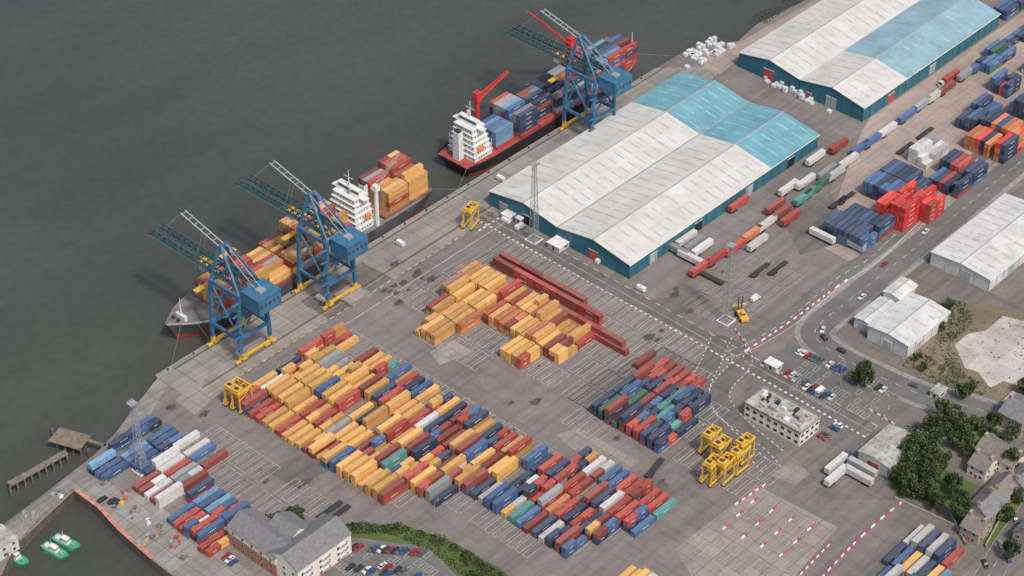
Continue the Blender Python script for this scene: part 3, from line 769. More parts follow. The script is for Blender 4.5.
for i in range(34):
    u = R.uniform(xa+1, xb-3); v = R.uniform(ya+1, yb-3); s = R.uniform(.6, 2.6)
    a['roof_plant'].bx(u, u+s, v, v+R.uniform(.6, 2.2), 7.26, 7.5+R.uniform(.2, 1.6), R.choice(['steel', 'trim', 'felt', 'dark', 'felt']))
a.build('office_building')
x, y = gp(3, 548); a = Asm(); a['walls'].bx(-9, 4, -5, 5, 0, 6, 'cladw'); a['roof'].bx(-9.3, 4.3, -5.3, 5.3, 6.01, 6.3, 'felt'); windows(a['windows'], -9, 4, -5, 5, 2, 1, 2.8); a['door'].bx(-2, -1, -5.05, -4.9, 0, 2.1, 'bred')
a.build('harbour_office', (x, y, 0))

# ------------------------------------------------ quay cranes
def sts(px, py, out=40):
    a = Asm(); G = 16; hw = 7.5
    L = a['legs']; S = a['sill']; W = a['bogies']
    for y in (0, -G):
        S.bx(-hw-1, hw+1, y-.45, y+.45, 1.6, 2.5, 'cyel')
        for sx in (-1, 1):
            for k in (-1.6, 1.6):
                W.bx(sx*hw+k-1.2, sx*hw+k+1.2, y-.4, y+.4, .5, 1.6, 'cyel')
                for q in (-.7, .7): W.cyl((sx*hw+k+q, y-.25, .4), (sx*hw+k+q, y+.25, .4), .38, 'dark', 8)
            L.beam((sx*hw, y, 2.5), (sx*hw, y, 4.5), 1.3, 'cyel'); L.beam((sx*hw, y, 4.5), (sx*hw, y, 10), 1.3, 'cblue'); L.beam((sx*hw, y, 10), (sx*hw*.8, y, 31), 1.2, 'cblue')
        L.beam((-hw, y, 11), (hw, y, 11), 1.0, 'cblue', 1.4); L.beam((-hw*.8, y, 30.5), (hw*.8, y, 30.5), 1.1, 'cblue', 1.6)
        L.beam((-hw, y, 11.5), (0, y, 20), .5, 'cblue'); L.beam((hw, y, 11.5), (0, y, 20), .5, 'cblue')
        L.beam((-hw*.88, y, 20.3), (hw*.88, y, 20.3), .7, 'cblue')
    for sx in (-1, 1):
        L.beam((sx*hw, 0, 11), (sx*hw, -G, 11), .9, 'cblue', 1.3); L.beam((sx*hw*.8, 0, 30.5), (sx*hw*.8, -G, 30.5), 1.0, 'cblue', 1.4)
        L.beam((sx*hw*.99, -G, 11.5), (sx*hw*.82, 0, 30), .6, 'cblue')
        a['a_frame'].beam((sx*hw*.75, 0, 31), (sx*1.6, -2, 45), .9, 'cblue'); a['a_frame'].beam((sx*hw*.75, -G, 31), (sx*1.6, -3, 45), .7, 'cblue')
        a['a_frame'].beam((sx*5, -.6, 37), (0, -1, 37), .5, 'cblue')
    a['a_frame'].beam((-2.2, -2.4, 45), (2.2, -2.4, 45), .9, 'cblue')
    B = a['boom']
    for sx in (-1, 1):
        x = sx*2.6
        B.beam((x, -20, 31.6), (x, out, 31.6), .7, 'cteal', .9); B.beam((x, -14, 34.4), (x, out-2, 34.4), .45, 'cteal')
        n = 16; y0 = -14; s_ = (out-2+14)/n
        for i in range(n):
            B.beam((x, y0+s_*i, 31.6), (x, y0+s_*(i+.5), 34.4), .28, 'cteal'); B.beam((x, y0+s_*(i+.5), 34.4), (x, y0+s_*(i+1), 31.6), .28, 'cteal')
            if sx > 0:
                B.beam((-2.6, y0+s_*i, 31.8), (2.6, y0+s_*i, 31.8), .35, 'cteal'); B.beam((-2.6, y0+s_*i, 34.4), (2.6, y0+s_*(i+1), 34.4), .22, 'cteal')
        a['walkway'].bx(x*1.3-.5, x*1.3+.5, -14, out-1, 31.3, 31.42, 'cteal')
        F_ = a['forestay']
        F_.beam((x*.45, -3, 44), (x*.45, 20, 49.5), .42, 'cgrey'); F_.beam((x*.45, 20, 49.5), (x*.45, out-6, 34.6), .12, 'cgrey')
        F_.beam((x*.45, 8, 46.4), (x*.45, 12, 34.6), .12, 'cgrey'); F_.beam((x*.45, -3, 45), (x*.45, -20, 34.2), .22, 'cgrey')
    for i in range(7): a['forestay'].beam((-1.17, -1+i*3.4, 44.4+i*.81), (1.17, -1+i*3.4, 44.4+i*.81), .22, 'cgrey')
    a['machinery_house'].bx(-5.5, 5.5, -27, -17.2, 27, 33.6, 'cblue'); a['machinery_house'].bx(-5.7, 5.7, -27.2, -17, 33.61, 33.9, 'cblue')
    for i in range(5): a['machinery_house'].bx(-4.9+i*2.1, -3.8+i*2.1, -27.06, -26.9, 30, 31.2, 'glass')
    a['machinery_house'].bx(-2, 1, -24, -21, 33.9, 34.8, 'steel')
    a['drivers_cab'].bx(-1.4, 1.4, 9, 12, 27.4, 29.8, 'trim'); a['drivers_cab'].bx(-1.2, 1.2, 11.9, 12.05, 27.6, 29.4, 'glass')
    a['trolley'].bx(-2.2, 2.2, 7, 13.5, 30.3, 31.1, 'cyel')
    for sx in (-1, 1):
        for y in (8, 12.5): a['hoist_ropes'].cyl((sx*1.3, y, 20), (sx*1.3, y, 30.3), .06, 'dark', 4)
    a['spreader'].bx(-6, 6, 9.2, 11.4, 19.4, 20, 'cyel')
    for i in range(5):
        z = 3+i*5.2; y = -G-1.2; s = 1 if i % 2 else -1
        a['stairs'].beam((-hw-1.2-s*1.5, y, z), (-hw-1.2+s*1.5, y, z+5.2), .5, 'cblue', .15)
        a['stairs'].bx(-hw-3.2, -hw+.5, y-.6, y+.6, z+5.1, z+5.2, 'cblue')
    x = gp(px, py)[0]
    a.build('quay_crane', (x, YQ-3, MZ), sc=1.09)
sts(246, 347); sts(332, 294); sts(582, 126)

# ------------------------------------------------ ships
def hullgrid(L, B, zl, tip, stern=.8, sh=None, rake=5):
    ts = [0, .01, .03, .08, .15, .3, .5, .7, .78, .84, .89, .93, .96, .985, 1.0]
    rows = []
    for t in ts:
        row = []
        for j, z in enumerate(zl):
            q = j/(len(zl)-1)
            if t < .15: hb = stern+(1-stern)*min(1, t/.1) - (1-q)*.25*(1-t/.15)
            elif t < .7: hb = 1
            else:
                s = (t-.7)/.3; p = 1.5+1.6*q; hb = max(tip*q, 1-s**p) if s < 1 else tip*q
            x = L*t + (rake*(q-1))*max(0, (t-.7)/.3)**2 + (3*(1-q))*max(0, 1-t/.1)
            zz = z + (sh*max(0, (t-.8)/.2)**1.3*q if sh else 0)
            row.append((x, hb*B/2, zz))
        rows.append(row)
    return rows
def ship_hull(a, L, B, zd, hullm, deckm, sheer=2.5, zw=WZ):
    zl = [zw-1, zw+2.4, (zw+zd)/2+1.4, zd]
    g = hullgrid(L, B, zl, .04, sh=sheer)
    H = a['hull']; D = a['deck']
    ms = ['boot', hullm, hullm]
    for i in range(len(g)-1):
        for j in range(len(zl)-1):
            for s in (-1, 1):
                q = [g[i][j], g[i+1][j], g[i+1][j+1], g[i][j+1]]; q = [(x, s*y, z) for x, y, z in q]
                H.poly(q if s < 0 else q[::-1], ms[j])
        p = g[i][-1]; r = g[i+1][-1]
        D.poly([(p[0], -p[1], p[2]-.05), (r[0], -r[1], r[2]-.05), (r[0], r[1], r[2]-.05), (p[0], p[1], p[2]-.05)], deckm)
        bh = 1.1
        for s in (-1, 1):
            H.poly([(p[0], s*p[1], p[2]), (r[0], s*r[1], r[2]), (r[0], s*r[1], r[2]+bh), (p[0], s*p[1], p[2]+bh)], 'cgrey' if i > 8 else hullm)
    H.poly([(x, -y, z) for x, y, z in g[0]]+[(x, y, z) for x, y, z in reversed(g[0])], hullm)
    return g
def superstructure(a, x0, x1, hw, z, st=6):
    S = a['superstructure']; W = a['bridge_windows']
    for i in range(st):
        ins = .55*i; zz = z+2.7*i
        S.bx(x0+ins*.5, x1-ins*.9, -hw+ins, hw-ins, zz, zz+2.5, 'ship'); S.bx(x0-.3+ins*.5, x1+.4-ins*.9, -hw+ins-.4, hw-ins+.4, zz+2.5, zz+2.7, 'ship')
        n = 7
        for k in range(n):
            yy = -hw+ins+1+(2*hw-2*ins-2)*k/(n-1)
            W.bx(x1-ins*.9-.05, x1-ins*.9+.06, yy-.3, yy+.3, zz+1, zz+1.7, 'glass'); W.bx(x0+ins*.5-.06, x0+ins*.5+.05, yy-.3, yy+.3, zz+1, zz+1.7, 'glass')
        for k in range(4):
            xx = x0+3+(x1-x0-7)*k/3
            W.bx(xx-.3, xx+.3, -hw+ins-.06, hw-ins+.06, zz+1, zz+1.7, 'glass')
    zt = z+2.7*st
    S.bx(x0+4, x1-5, -hw-1.0, hw+1.0, zt, zt+.3, 'ship'); S.bx(x0+4.5, x1-5.5, -hw+3, hw-3, zt+.3, zt+3, 'ship'); W.bx(x0+4.4, x1-5.4, -hw+3.3, hw-3.3, zt+1.3, zt+2.3, 'glass')
    S.bx(x0+4.2, x1-5.2, -hw+2.6, hw-2.6, zt+3.01, zt+3.3, 'ship')
    a['mast'].cyl((x0+6, 0, zt+3.3), (x0+6, 0, zt+12), .3, 'ship', 8, .15); a['mast'].beam((x0+6, -3, zt+8), (x0+6, 3, zt+8), .2, 'ship')
    a['mast'].beam((x0+5, -1.5, zt+6), (x0+7, 1.5, zt+6), .25, 'ship'); a['mast'].cyl((x0+7.5, 2.5, zt+3.3), (x0+7.5, 2.5, zt+4.8), .8, 'ship', 10)
    for s in (-1, 1):
        a['lifeboat'].taper(x0+2, x0+6.5, s*(hw+.3)-.8, s*(hw+.3)+.8, z+6.2, z+7.4, .7, .7, .35, 'orange')
    for sx in (x0+1, x1-1):
        for s in (-1, 1): a['superstructure'].beam((sx, s*(hw+.5), z+2.7), (sx, s*(hw+.5), z+9), .2, 'ship')
xb = gp(163, 322, 6)[0]; xs = gp(437, 190, 3)[0]; L1 = xs-xb; B1 = 27.0; yc1 = YQ+3+B1/2
a = Asm(); zd = 2.0
ship_hull(a, L1, B1, zd, 'hulln', 'deckg', 3.5)
sx0 = 38.0
superstructure(a, sx0-1, sx0+11, 9.5, zd, 6)
a['funnel'].taper(sx0-5, sx0-2, -2, 2, zd, zd+16, .3, .3, .3, 'ship'); a['funnel'].bx(sx0-4.5, sx0-2.5, -1.4, 1.4, zd+16.01, zd+17, 'dark')
bays1 = []
xx = sx0+12.5
while xx+12.6 < L1*.92:
    hwid = 12.3 if xx < L1*.74 else 9.9
    a['hatch_covers'].bx(xx, xx+12.5, -hwid, hwid, zd, zd+1.8, 'hatch'); bays1.append((xx+6.25, hwid)); xx += 13.0
a['forecastle'].bx(L1*.94, L1*.95, -3, 3, zd+1, zd+4.5, 'ship'); a['foremast'].cyl((L1*.945, 0, zd+2), (L1*.945, 0, zd+13), .35, 'ship', 8, .15)
for s in (-1, 1):
    a['windlass'].cyl((L1*.965, s*1.5-.6, zd+4), (L1*.965, s*1.5+.6, zd+4), .7, 'dark', 10)
a['hatch_covers'].bx(3, sx0-6, -10.8, 10.8, zd, zd+1.5, 'hatch')
a['ship_crane'].cyl((sx0-1, 11, zd), (sx0-1, 11, zd+20), 1.0, 'ship', 10); a['ship_crane'].bx(sx0-2.3, sx0+.3, 9.7, 12.3, zd+19, zd+22, 'ship')
for s in (-.7, .7): a['ship_crane'].beam((sx0-1, 11+s, zd+21), (sx0-9, 18+s*.5, zd+38), .4, 'cgrey')
ship1 = a.build('container_ship', (xs, yc1, 0), pi)
def shipbay(xw, yc, z, rows, hfun, pal, keep=.55, p20=.15, skip=.02, hk=.3):
    n = rows; k = pick(pal)
    for i in range(n):
        y = yc+(i-(n-1)/2)*2.52
        if R.random() > hk: k = pick(pal)
        if R.random() < skip: continue
        h = hfun(i)
        if h > 0: stack(xw, y, z, pal, h, k, 0, p20, keep=.35)
ps = dict(yellow=5, ochre=3, red=3.5, maroon=2.5, grey=.6, navy=.4)
prof = [4, 5, 3, 2, 4, 4, 2, 2, 3, 3, 2, 1]
for i, (bx_, hw_) in enumerate(bays1):
    h = prof[i] if i < len(prof) else 1
    if h: shipbay(xs-bx_, yc1, zd+1.82, int(hw_*2/2.55), lambda r, h=h: max(1, h-(1 if R.random() < .3 else 0)), ps)
yy_ = dict(yellow=5, ochre=3, red=2.5, maroon=1.5, grey=.3)
cx_ = 3+6.3
while cx_+6.3 < sx0-5.5:
    shipbay(xs-cx_, yc1, zd+1.52, 8, lambda r: (5 if cx_ < 15 else 4)-(R.random() < .25), yy_); cx_ += 12.7
# ship 2
xs2 = gp(446, 158, 2)[0]; xb2 = gp(634, 45, 5)[0]; L2 = xb2-xs2; B2 = 25.0; yc2 = YQ+3+B2/2
a = Asm(); ship_hull(a, L2, B2, zd, 'hull', 'deckr', 3)
superstructure(a, 6, 18, 8.5, zd, 6)
a['funnel'].taper(2, 5.5, -2, 2, zd, zd+15, .3, .3, .3, 'ship'); a['funnel'].bx(2.6, 4.9, -1.4, 1.4, zd+15.01, zd+16, 'dark')
bays2 = []; xx = 36
while xx+12.6 < L2*.95:
    hwid = 11.2 if xx < L2*.78 else 8.0
    a['hatch_covers'].bx(xx, xx+12.5, -hwid, hwid, zd, zd+1.8, 'deckr'); bays2.append((xx+6.25, hwid)); xx += 13.0
a['hatch_covers'].bx(21, 33, -9, 9, zd, zd+1.5, 'deckr')
for cx, tip in ((27, (49, 10, zd+23)), (L2*.70, (L2*.70-26, 14, zd+46))):
    a['ship_crane'].cyl((cx, 9.5, zd), (cx, 9.5, zd+17), 1.2, 'sred', 12); a['ship_crane'].bx(cx-1.6, cx+1.6, 7.9, 11.1, zd+17, zd+22, 'sred')
    for s in (-1, 1): a['ship_crane'].beam((cx, 9.5+s*1.2, zd+18), (tip[0], tip[1]+s*.5, tip[2]), .7, 'sred')
    for i in range(8):
        t = (i+.5)/8; c0 = Vector((cx, 9.5, zd+18)).lerp(Vector(tip), t); a['ship_crane'].beam(c0+Vector((0, -1, 0)), c0+Vector((0, 1, 0)), .3, 'sred')
    a['ship_crane'].beam((cx, 9.5, zd+22), tip, .12, 'dark')
a['foremast'].cyl((L2*.97, 0, zd+2), (L2*.97, 0, zd+13), .35, 'ship', 8, .15)
ship2 = a.build('container_ship', (xs2, yc2, 0), 0)
p2 = dict(navy=4, blue=2, grey=3, maroon=1.5, red=1, sky=.7)
prof2 = [4, 4, 4, 3, 5, 5, 4, 3]
for i, (bx_, hw_) in enumerate(bays2):
    h = prof2[i] if i < len(prof2) else 2
    shipbay(xs2+bx_, yc2, zd+1.82, int(hw_*2/2.55), lambda r, h=h: max(1, h-(1 if R.random() < .25 else 0)), p2 if i < 4 else dict(navy=3, blue=2.5, red=2, maroon=1, sky=1))
shipbay(xs2+27, yc2-2, zd+1.52, 5, lambda r: 3, dict(sky=3, blue=1), p20=0)
ml = MB()
for xw, yw, zz, qx_ in ((xb+6, yc1-3, 6, x0+2), (xb+10, yc1-8, 5, x0+24), (xs-3, yc1-8, 3, xs+10), (xs2+2, yc2-8, 3, xs2-14), (xb2-6, yc2-4, 5, xb2+12)):
    ml.cyl((xw, yw, zz), (qx_, YQ-1, .5), .07, 'rope', 4)
obj('mooring_lines', ml.mesh('mooring_lines'))
bo = MB()
x = x0
while x < x1:
    bo.cyl((x, YQ-1.3, .1), (x, YQ-1.3, .7), .35, 'dark', 8, .5); bo.bx(x+6, x+7.2, YQ, YQ+.6, -4.5, -.3, 'tyre'); x += 14
obj('mooring_bollards', bo.mesh('mooring_bollards'))

# boats
def boat(px, py, rz):
    a = Asm(); zl = [WZ-.4, WZ+.2, WZ+.8, WZ+1.4]; g = hullgrid(13, 4.2, zl, .05, sh=.8, rake=1.5)
    for i in range(len(g)-1):
        for j in range(3):
            for s in (-1, 1): a['hull'].poly([(x, s*y, z) for x, y, z in (g[i][j], g[i+1][j], g[i+1][j+1], g[i][j+1])], 'bgreen')
        p = g[i][-1]; r = g[i+1][-1]
        a['deck'].poly([(p[0], -p[1], p[2]-.3), (r[0], -r[1], r[2]-.3), (r[0], r[1], r[2]-.3), (p[0], p[1], p[2]-.3)], 'bgreen')
    a['hull'].poly([(x, -y, z) for x, y, z in g[0]]+[(x, y, z) for x, y, z in reversed(g[0])], 'bgreen')
    a['wheelhouse'].taper(4, 7.5, -1.2, 1.2, WZ+1.1, WZ+3.3, .1, .4, .15, 'trim'); a['wheelhouse'].bx(4.1, 7.3, -1.12, 1.12, WZ+2.3, WZ+2.8, 'glass'); a['mast'].cyl((4.5, 0, WZ+3.3), (4.5, 0, WZ+6), .08, 'trim', 6)
    a['deck_gear'].bx(1, 3, -1, 1, WZ+1.1, WZ+1.7, 'trim'); a['deck_gear'].bx(9, 10, -.6, .6, WZ+1.1, WZ+2.2, 'steel')
    x, y = gp(px, py, WZ); a.build('fishing_boat', (x, y, 0), rz)
boat(44, 546, -1.45); boat(55, 538, -1.4); boat(6, 552, -1.5)
fb = MB()
ribbon(fb, gps([(75, 489.5), (99, 507), (119, 529), (153, 559)]), 1.6, 'fend', 0, .4); ribbon(fb, gps([(73, 489), (45, 514), (14, 547)]), .8, 'wood', 0, .3)
obj('dock_edge_fender', fb.mesh('dock_edge_fender'))
# quay clutter near the dock
for px, py, mm in [(128, 498, 'bred'), (122, 506, 'cyel'), (150, 520, 'bwhite'), (160, 530, 'fend'), (105, 488, 'steel'), (135, 515, 'wood'), (175, 545, 'bred'), (145, 542, 'cyel'), (30, 520, 'steel'), (60, 494, 'bwhite'), (188, 556, 'wood')]:
    b = MB(); x, y = gp(px, py)
    for i in range(7):
        u = R.uniform(-3, 3); v = R.uniform(-2, 2); s = R.uniform(.5, 1.5); b.taper(u, u+s*1.4, v, v+s, 0, s*R.uniform(.4, 1), .05, .08, .06, R.choice([mm, 'steel', 'wood']))
    obj('dockside_crates', b.mesh('dockside_crates'), (x, y, .06), R.uniform(0, 1))
# jetty
j = Asm()
ribbon(j['deck'], gps([(9, 484), (66, 452)]), 3.0, 'wood', -.4, .4); ribbon(j['deck'], gps([(54, 434), (86, 443)]), 9, 'wood', -.41, .5)
ribbon(j['deck'], gps([(82, 438), (108, 446)]), 1.6, 'wood', -.3, .3)
for A_, B_, n, o in (((9, 484), (66, 452), 8, 1.5), ((54, 434), (86, 443), 4, 3.5)):
    A_ = gp(*A_); B_ = gp(*B_)
    for i in range(n+1):
        t = i/n; x = A_[0]+(B_[0]-A_[0])*t; y = A_[1]+(B_[1]-A_[1])*t
        for s in (-o, o): j['piles'].cyl((x+s*.5, y+s, -8), (x+s*.5, y+s, 0.1), .35, 'wood', 8)
j.build('timber_jetty')

# ------------------------------------------------ straddle carriers, masts
a = Asm()
for s in (-1, 1):
    a['frame'].bx(-4.6, 4.6, s*2.2-.35, s*2.2+.35, 1.0, 1.8, 'cyel')
    for x in (-3.9, 3.9): a['frame'].beam((x, s*2.2, 1.8), (x, s*2.2, 11), .5, 'cyel', .6)
    for x in (-3.6, -1.2, 1.2, 3.6): a['wheels'].cyl((x, s*2.2-.3, .75), (x, s*2.2+.3, .75), .75, 'tyre', 12)
    a['frame'].beam((-4.6, s*2.2, 11.2), (4.6, s*2.2, 11.2), .6, 'cyel', .8); a['frame'].beam((-3.9, s*2.2, 7), (3.9, s*2.2, 10.9), .25, 'cyel')
for x in (-4.2, 0, 4.2): a['frame'].beam((x, -2.2, 11.3), (x, 2.2, 11.3), .6, 'cyel', .7)
a['engine'].bx(-4.4, -1, -1.8, 1.8, 11.7, 13, 'cyel'); a['engine'].bx(-3.5, -2, -1, 1, 13.01, 13.4, 'dark')
a['cab'].bx(3.4, 5.0, .6, 2.2, 8.6, 10.6, 'cyel'); a['cab'].bx(3.3, 5.1, .7, 2.1, 9.3, 10.3, 'glass'); a['spreader'].bx(-3.6, 3.6, -1.1, 1.1, 8.2, 8.6, 'cyel')
a['stairs'].beam((-5.0, 2.7, 2), (-1, 2.7, 11.4), .5, 'cyel', .15)
SC = a.proto('straddle_carrier')
for px, py, rz in [(710, 452, .1), (720, 462, .05), (738, 470, 0), (711, 481, .1), (743, 460, 0), (724, 480, .1), (243, 408, .1), (471, 226, 0.3), (236, 404, .1)]:
    x, y = gp(px, py); SC.place((x, y, .12), rz, .92)
def mast(px, py, H=36):
    a = Asm(); w = 1.6; n = 14
    for sx in (-1, 1):
        for sy in (-1, 1): a['lattice'].beam((sx*w, sy*w, .1), (sx*.6, sy*.6, H), .2, 'steel')
    for i in range(n):
        z0 = H*i/n; z1 = H*(i+1)/n; w0 = w-(w-.6)*i/n; w1 = w-(w-.6)*(i+1)/n
        for p, q in (((-1, -1), (1, -1)), ((1, -1), (1, 1)), ((1, 1), (-1, 1)), ((-1, 1), (-1, -1))):
            a['lattice'].beam((p[0]*w0, p[1]*w0, z0), (q[0]*w1, q[1]*w1, z1), .1, 'steel'); a['lattice'].beam((p[0]*w1, p[1]*w1, z1), (q[0]*w1, q[1]*w1, z1), .1, 'steel')
    a['platform'].bx(-1.7, 1.7, -1.7, 1.7, H, H+.2, 'steel')
    for i in range(-2, 3):
        for s in (-1, 1): a['floodlights'].bx(i*.7-.22, i*.7+.22, s*1.7-.2, s*1.7+.2, H+.3, H+.9, 'steel')
    for e in ((-3, 3, -3, -2.6), (-3, 3, 2.6, 3), (-3, -2.6, -2.6, 2.6), (2.6, 3, -2.6, 2.6)): a['plinth'].bx(*e, 0, .5, 'bwhite')
    a['plinth'].bx(-2.2, 2.2, -2.2, 2.2, 0, .35, 'pave')
    x, y = gp(px, py); a.build('floodlight_mast', (x, y, .1))
mast(534, 240, 41); mast(726, 321, 40); mast(142, 470, 34)
for px, py, n, m_ in [(700, 57, 16, 'pallet'), (712, 52, 12, 'pallet'), (789, 88, 9, 'pallet'), (800, 93, 10, 'pallet'), (810, 98, 10, 'pallet'), (840, 112, 12, 'pallet'), (778, 82, 8, 'pallet'), (690, 64, 8, 'pallet'), (722, 47, 8, 'pallet')]:
    b = MB(); used = set()
    for i in range(n):
        ku = R.randint(-2, 2); kv = R.randint(-2, 2)
        if (ku, kv) in used: continue
        used.add((ku, kv)); h = R.choice((1.4, 1.5, 2.8)); u = ku*2.7; v = kv*2.5
        b.taper(u, u+2.4, v, v+2.2, .15, h, .08, .08, .08, m_); b.bx(u, u+2.4, v, v+2.2, .0, .13, 'wood')
    x, y = gp(px, py); obj('wrapped_pallets', b.mesh('wrapped_pallets'), (x, y, .1))
x, y = gp(353, 296); b = MB(); b.bx(-6, 6, -6, 6, 0, 1, 'patchl'); b.bx(-5, 5, -5, 5, 1.0, 1.15, 'conc2')
for q in (-3, 0, 3): b.bx(-6.05, 6.05, q-.15, q+.15, 1.15, 1.3, 'steel')
obj('hatch_cover', b.mesh('hatch_cover'), (x, y, .1))
a = Asm(); a['chassis'].bx(-4, 3, -1.7, 1.7, .8, 2.2, 'cyel'); a['cab'].bx(-2, 0, -.8, .8, 2.2, 4, 'cyel'); a['cab'].bx(-2.05, .05, -.7, .7, 2.9, 3.7, 'glass')
for s in (-1, 1):
    a['mast'].beam((3.2, s*.8, .5), (3.2, s*.8, 9), .4, 'dark'); a['wheels'].cyl((2.2, s*1.9-.4, .9), (2.2, s*1.9+.4, .9), .9, 'tyre', 12); a['wheels'].cyl((-2.8, s*1.6-.3, .7), (-2.8, s*1.6+.3, .7), .7, 'tyre', 12)
a['spreader'].bx(3.4, 4, -3, 3, 4, 4.6, 'cyel'); x, y = gp(742, 318); a.build('container_forklift', (x, y, .12), 1.0)

# ------------------------------------------------ vegetation
def leafquad(mb, c, s, m_):
    n = Vector((R.gauss(0, 1), R.gauss(0, 1), R.gauss(0.5, 1))).normalized(); t = n.orthogonal().normalized(); b_ = n.cross(t)
    an = R.uniform(0, pi); t, b_ = t*cos(an)+b_*sin(an), b_*cos(an)-t*sin(an)
    mb.poly([c-t*s-b_*s*.6, c+t*s-b_*s*.6, c+t*s*.7+b_*s*.7, c-t*s*.6+b_*s*.8], m_)
def tree(h, rad):
    a = Asm(); T = a['trunk']; C = a['crown']
    T.cyl((0, 0, 0), (.1, .1, h*.5), .38, 'bark', 8, .2)
    for i in range(18):
        an = R.uniform(0, 2*pi); rr = rad*sqrt(R.random())*.72; z = h*(.35+.6*R.random()*(1-rr/rad*.5)); c = Vector((cos(an)*rr, sin(an)*rr, z))
        if i < 8: T.cyl((.05, .05, h*.3), c, .14, 'bark', 5, .04)
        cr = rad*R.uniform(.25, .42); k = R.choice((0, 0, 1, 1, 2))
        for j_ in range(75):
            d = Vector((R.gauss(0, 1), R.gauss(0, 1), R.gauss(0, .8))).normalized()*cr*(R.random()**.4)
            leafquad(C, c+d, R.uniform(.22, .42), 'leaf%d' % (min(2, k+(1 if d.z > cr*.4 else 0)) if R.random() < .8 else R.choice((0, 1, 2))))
    return a.proto('deciduous_tree')
TP = [tree(9, 4), tree(11, 4.6), tree(7, 3.2), tree(12, 4)]
TREES = [(905, 472), (914, 483), (922, 470), (930, 458), (938, 446), (948, 436), (958, 428), (900, 460), (909, 496), (918, 500), (940, 472), (966, 440), (930, 500), (945, 420), (933, 436), (920, 450),
         (952, 448), (903, 484), (925, 488), (935, 482), (912, 460), (968, 455), (945, 462), (950, 492), (960, 505), (1000, 450), (1012, 440), (856, 382), (864, 386), (292, 524), (284, 528), (300, 522), (276, 532),
         (1005, 520), (1015, 505), (955, 522), (965, 400), (1024, 395), (1010, 560), (940, 512), (1040, 450), (990, 440), (950, 312), (915, 362), (925, 372), (940, 330), (975, 430), (990, 428), (1010, 470)]
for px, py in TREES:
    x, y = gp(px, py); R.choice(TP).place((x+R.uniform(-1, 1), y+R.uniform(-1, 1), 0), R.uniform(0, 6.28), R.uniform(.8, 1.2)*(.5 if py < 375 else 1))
def mass(name, P, dens, hmax, ms, s=.5, z=0):
    P = gps(P); xs = [p[0] for p in P]; ys = [p[1] for p in P]; b = MB(); A_ = (max(xs)-min(xs))*(max(ys)-min(ys))
    seeds = [(R.uniform(min(xs), max(xs)), R.uniform(min(ys), max(ys)), R.uniform(.3, 1)) for _ in range(int(A_*.02)+4)]
    for _ in range(int(A_*dens)):
        x = R.uniform(min(xs), max(xs)); y = R.uniform(min(ys), max(ys))
        if not inpoly(x, y, P): continue
        d = min(((x-a_)**2+(y-c_)**2)**.5/(5*h_) for a_, c_, h_ in seeds); hh = hmax*max(.12, 1-d*.7)
        if d > 1.2 and R.random() < .6: continue
        leafquad(b, Vector((x, y, z+hh*R.random()**.5)), s*R.uniform(.5, 1), R.choice(ms))
    obj(name, b.mesh(name))
mass('hedge', [(345, 526), (395, 524), (445, 540), (500, 572), (515, 592), (485, 592), (430, 552), (392, 535), (347, 534)], 9, 3, ['leaf0', 'leaf1', 'leaf2'], .45)
mass('scrub', [(903, 366), (912, 345), (935, 302), (965, 302), (975, 325), (950, 345), (965, 375), (1000, 392), (980, 396), (935, 384)], 1.8, 1.8, ['leaf1', 'leaf2', 'leaf0'], .5)
mass('scrub', [(965, 330), (1000, 312), (1060, 322), (1060, 345), (1000, 385), (965, 370)], .12, .8, ['leaf1', 'leaf2'], .5)
mass('scrub', [(885, 428), (925, 425), (950, 410), (985, 420), (950, 450), (935, 500), (905, 505), (890, 480)], 1.5, 2, ['leaf1', 'leaf2', 'leaf0'], .5)
mass('scrub', [(750, 18), (800, -8), (815, -8), (765, 25)], 1, 1, ['leaf1', 'leaf0'], .5)
# perimeter fence
fe = MB()
for P in ([(1120, 88), (1040, 150), (960, 215), (880, 280), (845, 305), (824, 318)], [(905, 368), (936, 386), (980, 400), (1060, 425)], [(820, 440), (845, 440), (862, 425)]):
    S = smooth(gps(P))
    for i in range(len(S)-1):
        fe.beam((*S[i], 2.2), (*S[i+1], 2.2), .08, 'steel'); fe.beam((*S[i], 1.1), (*S[i+1], 1.1), .06, 'steel'); fe.beam((*S[i], 0), (*S[i], 2.4), .12, 'steel')
obj('perimeter_fence', fe.mesh('perimeter_fence'))
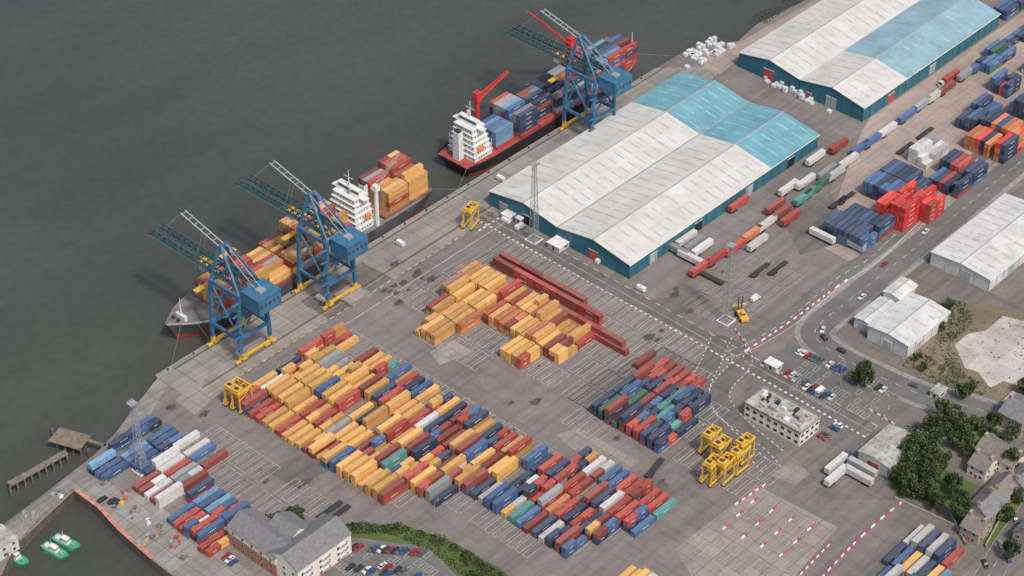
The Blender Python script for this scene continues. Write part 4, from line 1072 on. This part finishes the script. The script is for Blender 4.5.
# garden walls
gw = MB()
for P in ([(965, 500), (1000, 520)], [(1000, 520), (985, 548)], [(968, 460), (1010, 480)], [(950, 515), (965, 545)], [(895, 500), (960, 530)]):
    ribbon(gw, gps(P), .4, 'stone', 0, 1.6)
obj('garden_wall', gw.mesh('garden_wall'))
# street lamps
a = Asm(); a['pole'].cyl((0, 0, 0), (0, 0, 9), .12, 'steel', 8, .07); a['arm'].beam((0, 0, 9), (1.8, 0, 9.3), .1, 'steel'); a['lantern'].bx(1.5, 2.3, -.15, .15, 9.25, 9.42, 'cgrey')
LP = a.proto('street_lamp')
S = smooth(gps(roads[0][0]))
for i in range(2, len(S)-2, 5):
    p = offs(S, 8)[i]; q = S[i]; LP.place((*p, 0), atan2(q[1]-p[1], q[0]-p[0]))
for px, py in [(435, 520), (795, 400), (840, 385), (640, 300), (760, 260)]: LP.place((*gp(px, py), 0), 0)

# ------------------------------------------------ light & camera
EL = radians(55); sd = Vector((-.28, -1, 0)).normalized(); sdir = Vector((sd.x*cos(EL), sd.y*cos(EL), sin(EL)))
sl = bpy.data.lights.new('sun', 'SUN'); sl.energy = 2.3; sl.angle = radians(6); sl.color = (1, .95, .88)
so = bpy.data.objects.new('sun', sl); COL.objects.link(so); so.rotation_euler = sdir.to_track_quat('Z', 'Y').to_euler(); so.location = (0, 0, 500)
w = bpy.data.worlds.new("World"); scene.world = w; w.use_nodes = True; nt = w.node_tree
sk = nt.nodes.new('ShaderNodeTexSky'); sk.sky_type = 'NISHITA'; sk.sun_disc = False; sk.sun_elevation = EL; sk.sun_rotation = atan2(sdir.x, sdir.y)
sk.dust_density = 4.0
bg = nt.nodes['Background']; bg.inputs['Strength'].default_value = .15; nt.links.new(sk.outputs[0], bg.inputs['Color'])
cd = bpy.data.cameras.new('camera'); cd.sensor_width = 36; cd.lens = FOC/1024*36; cd.clip_start = 5; cd.clip_end = 20000
co = bpy.data.objects.new('camera', cd); COL.objects.link(co)
mw = Matrix((rt, upv, -fw)).transposed().to_4x4(); mw.translation = CAM; co.matrix_world = mw
scene.camera = co
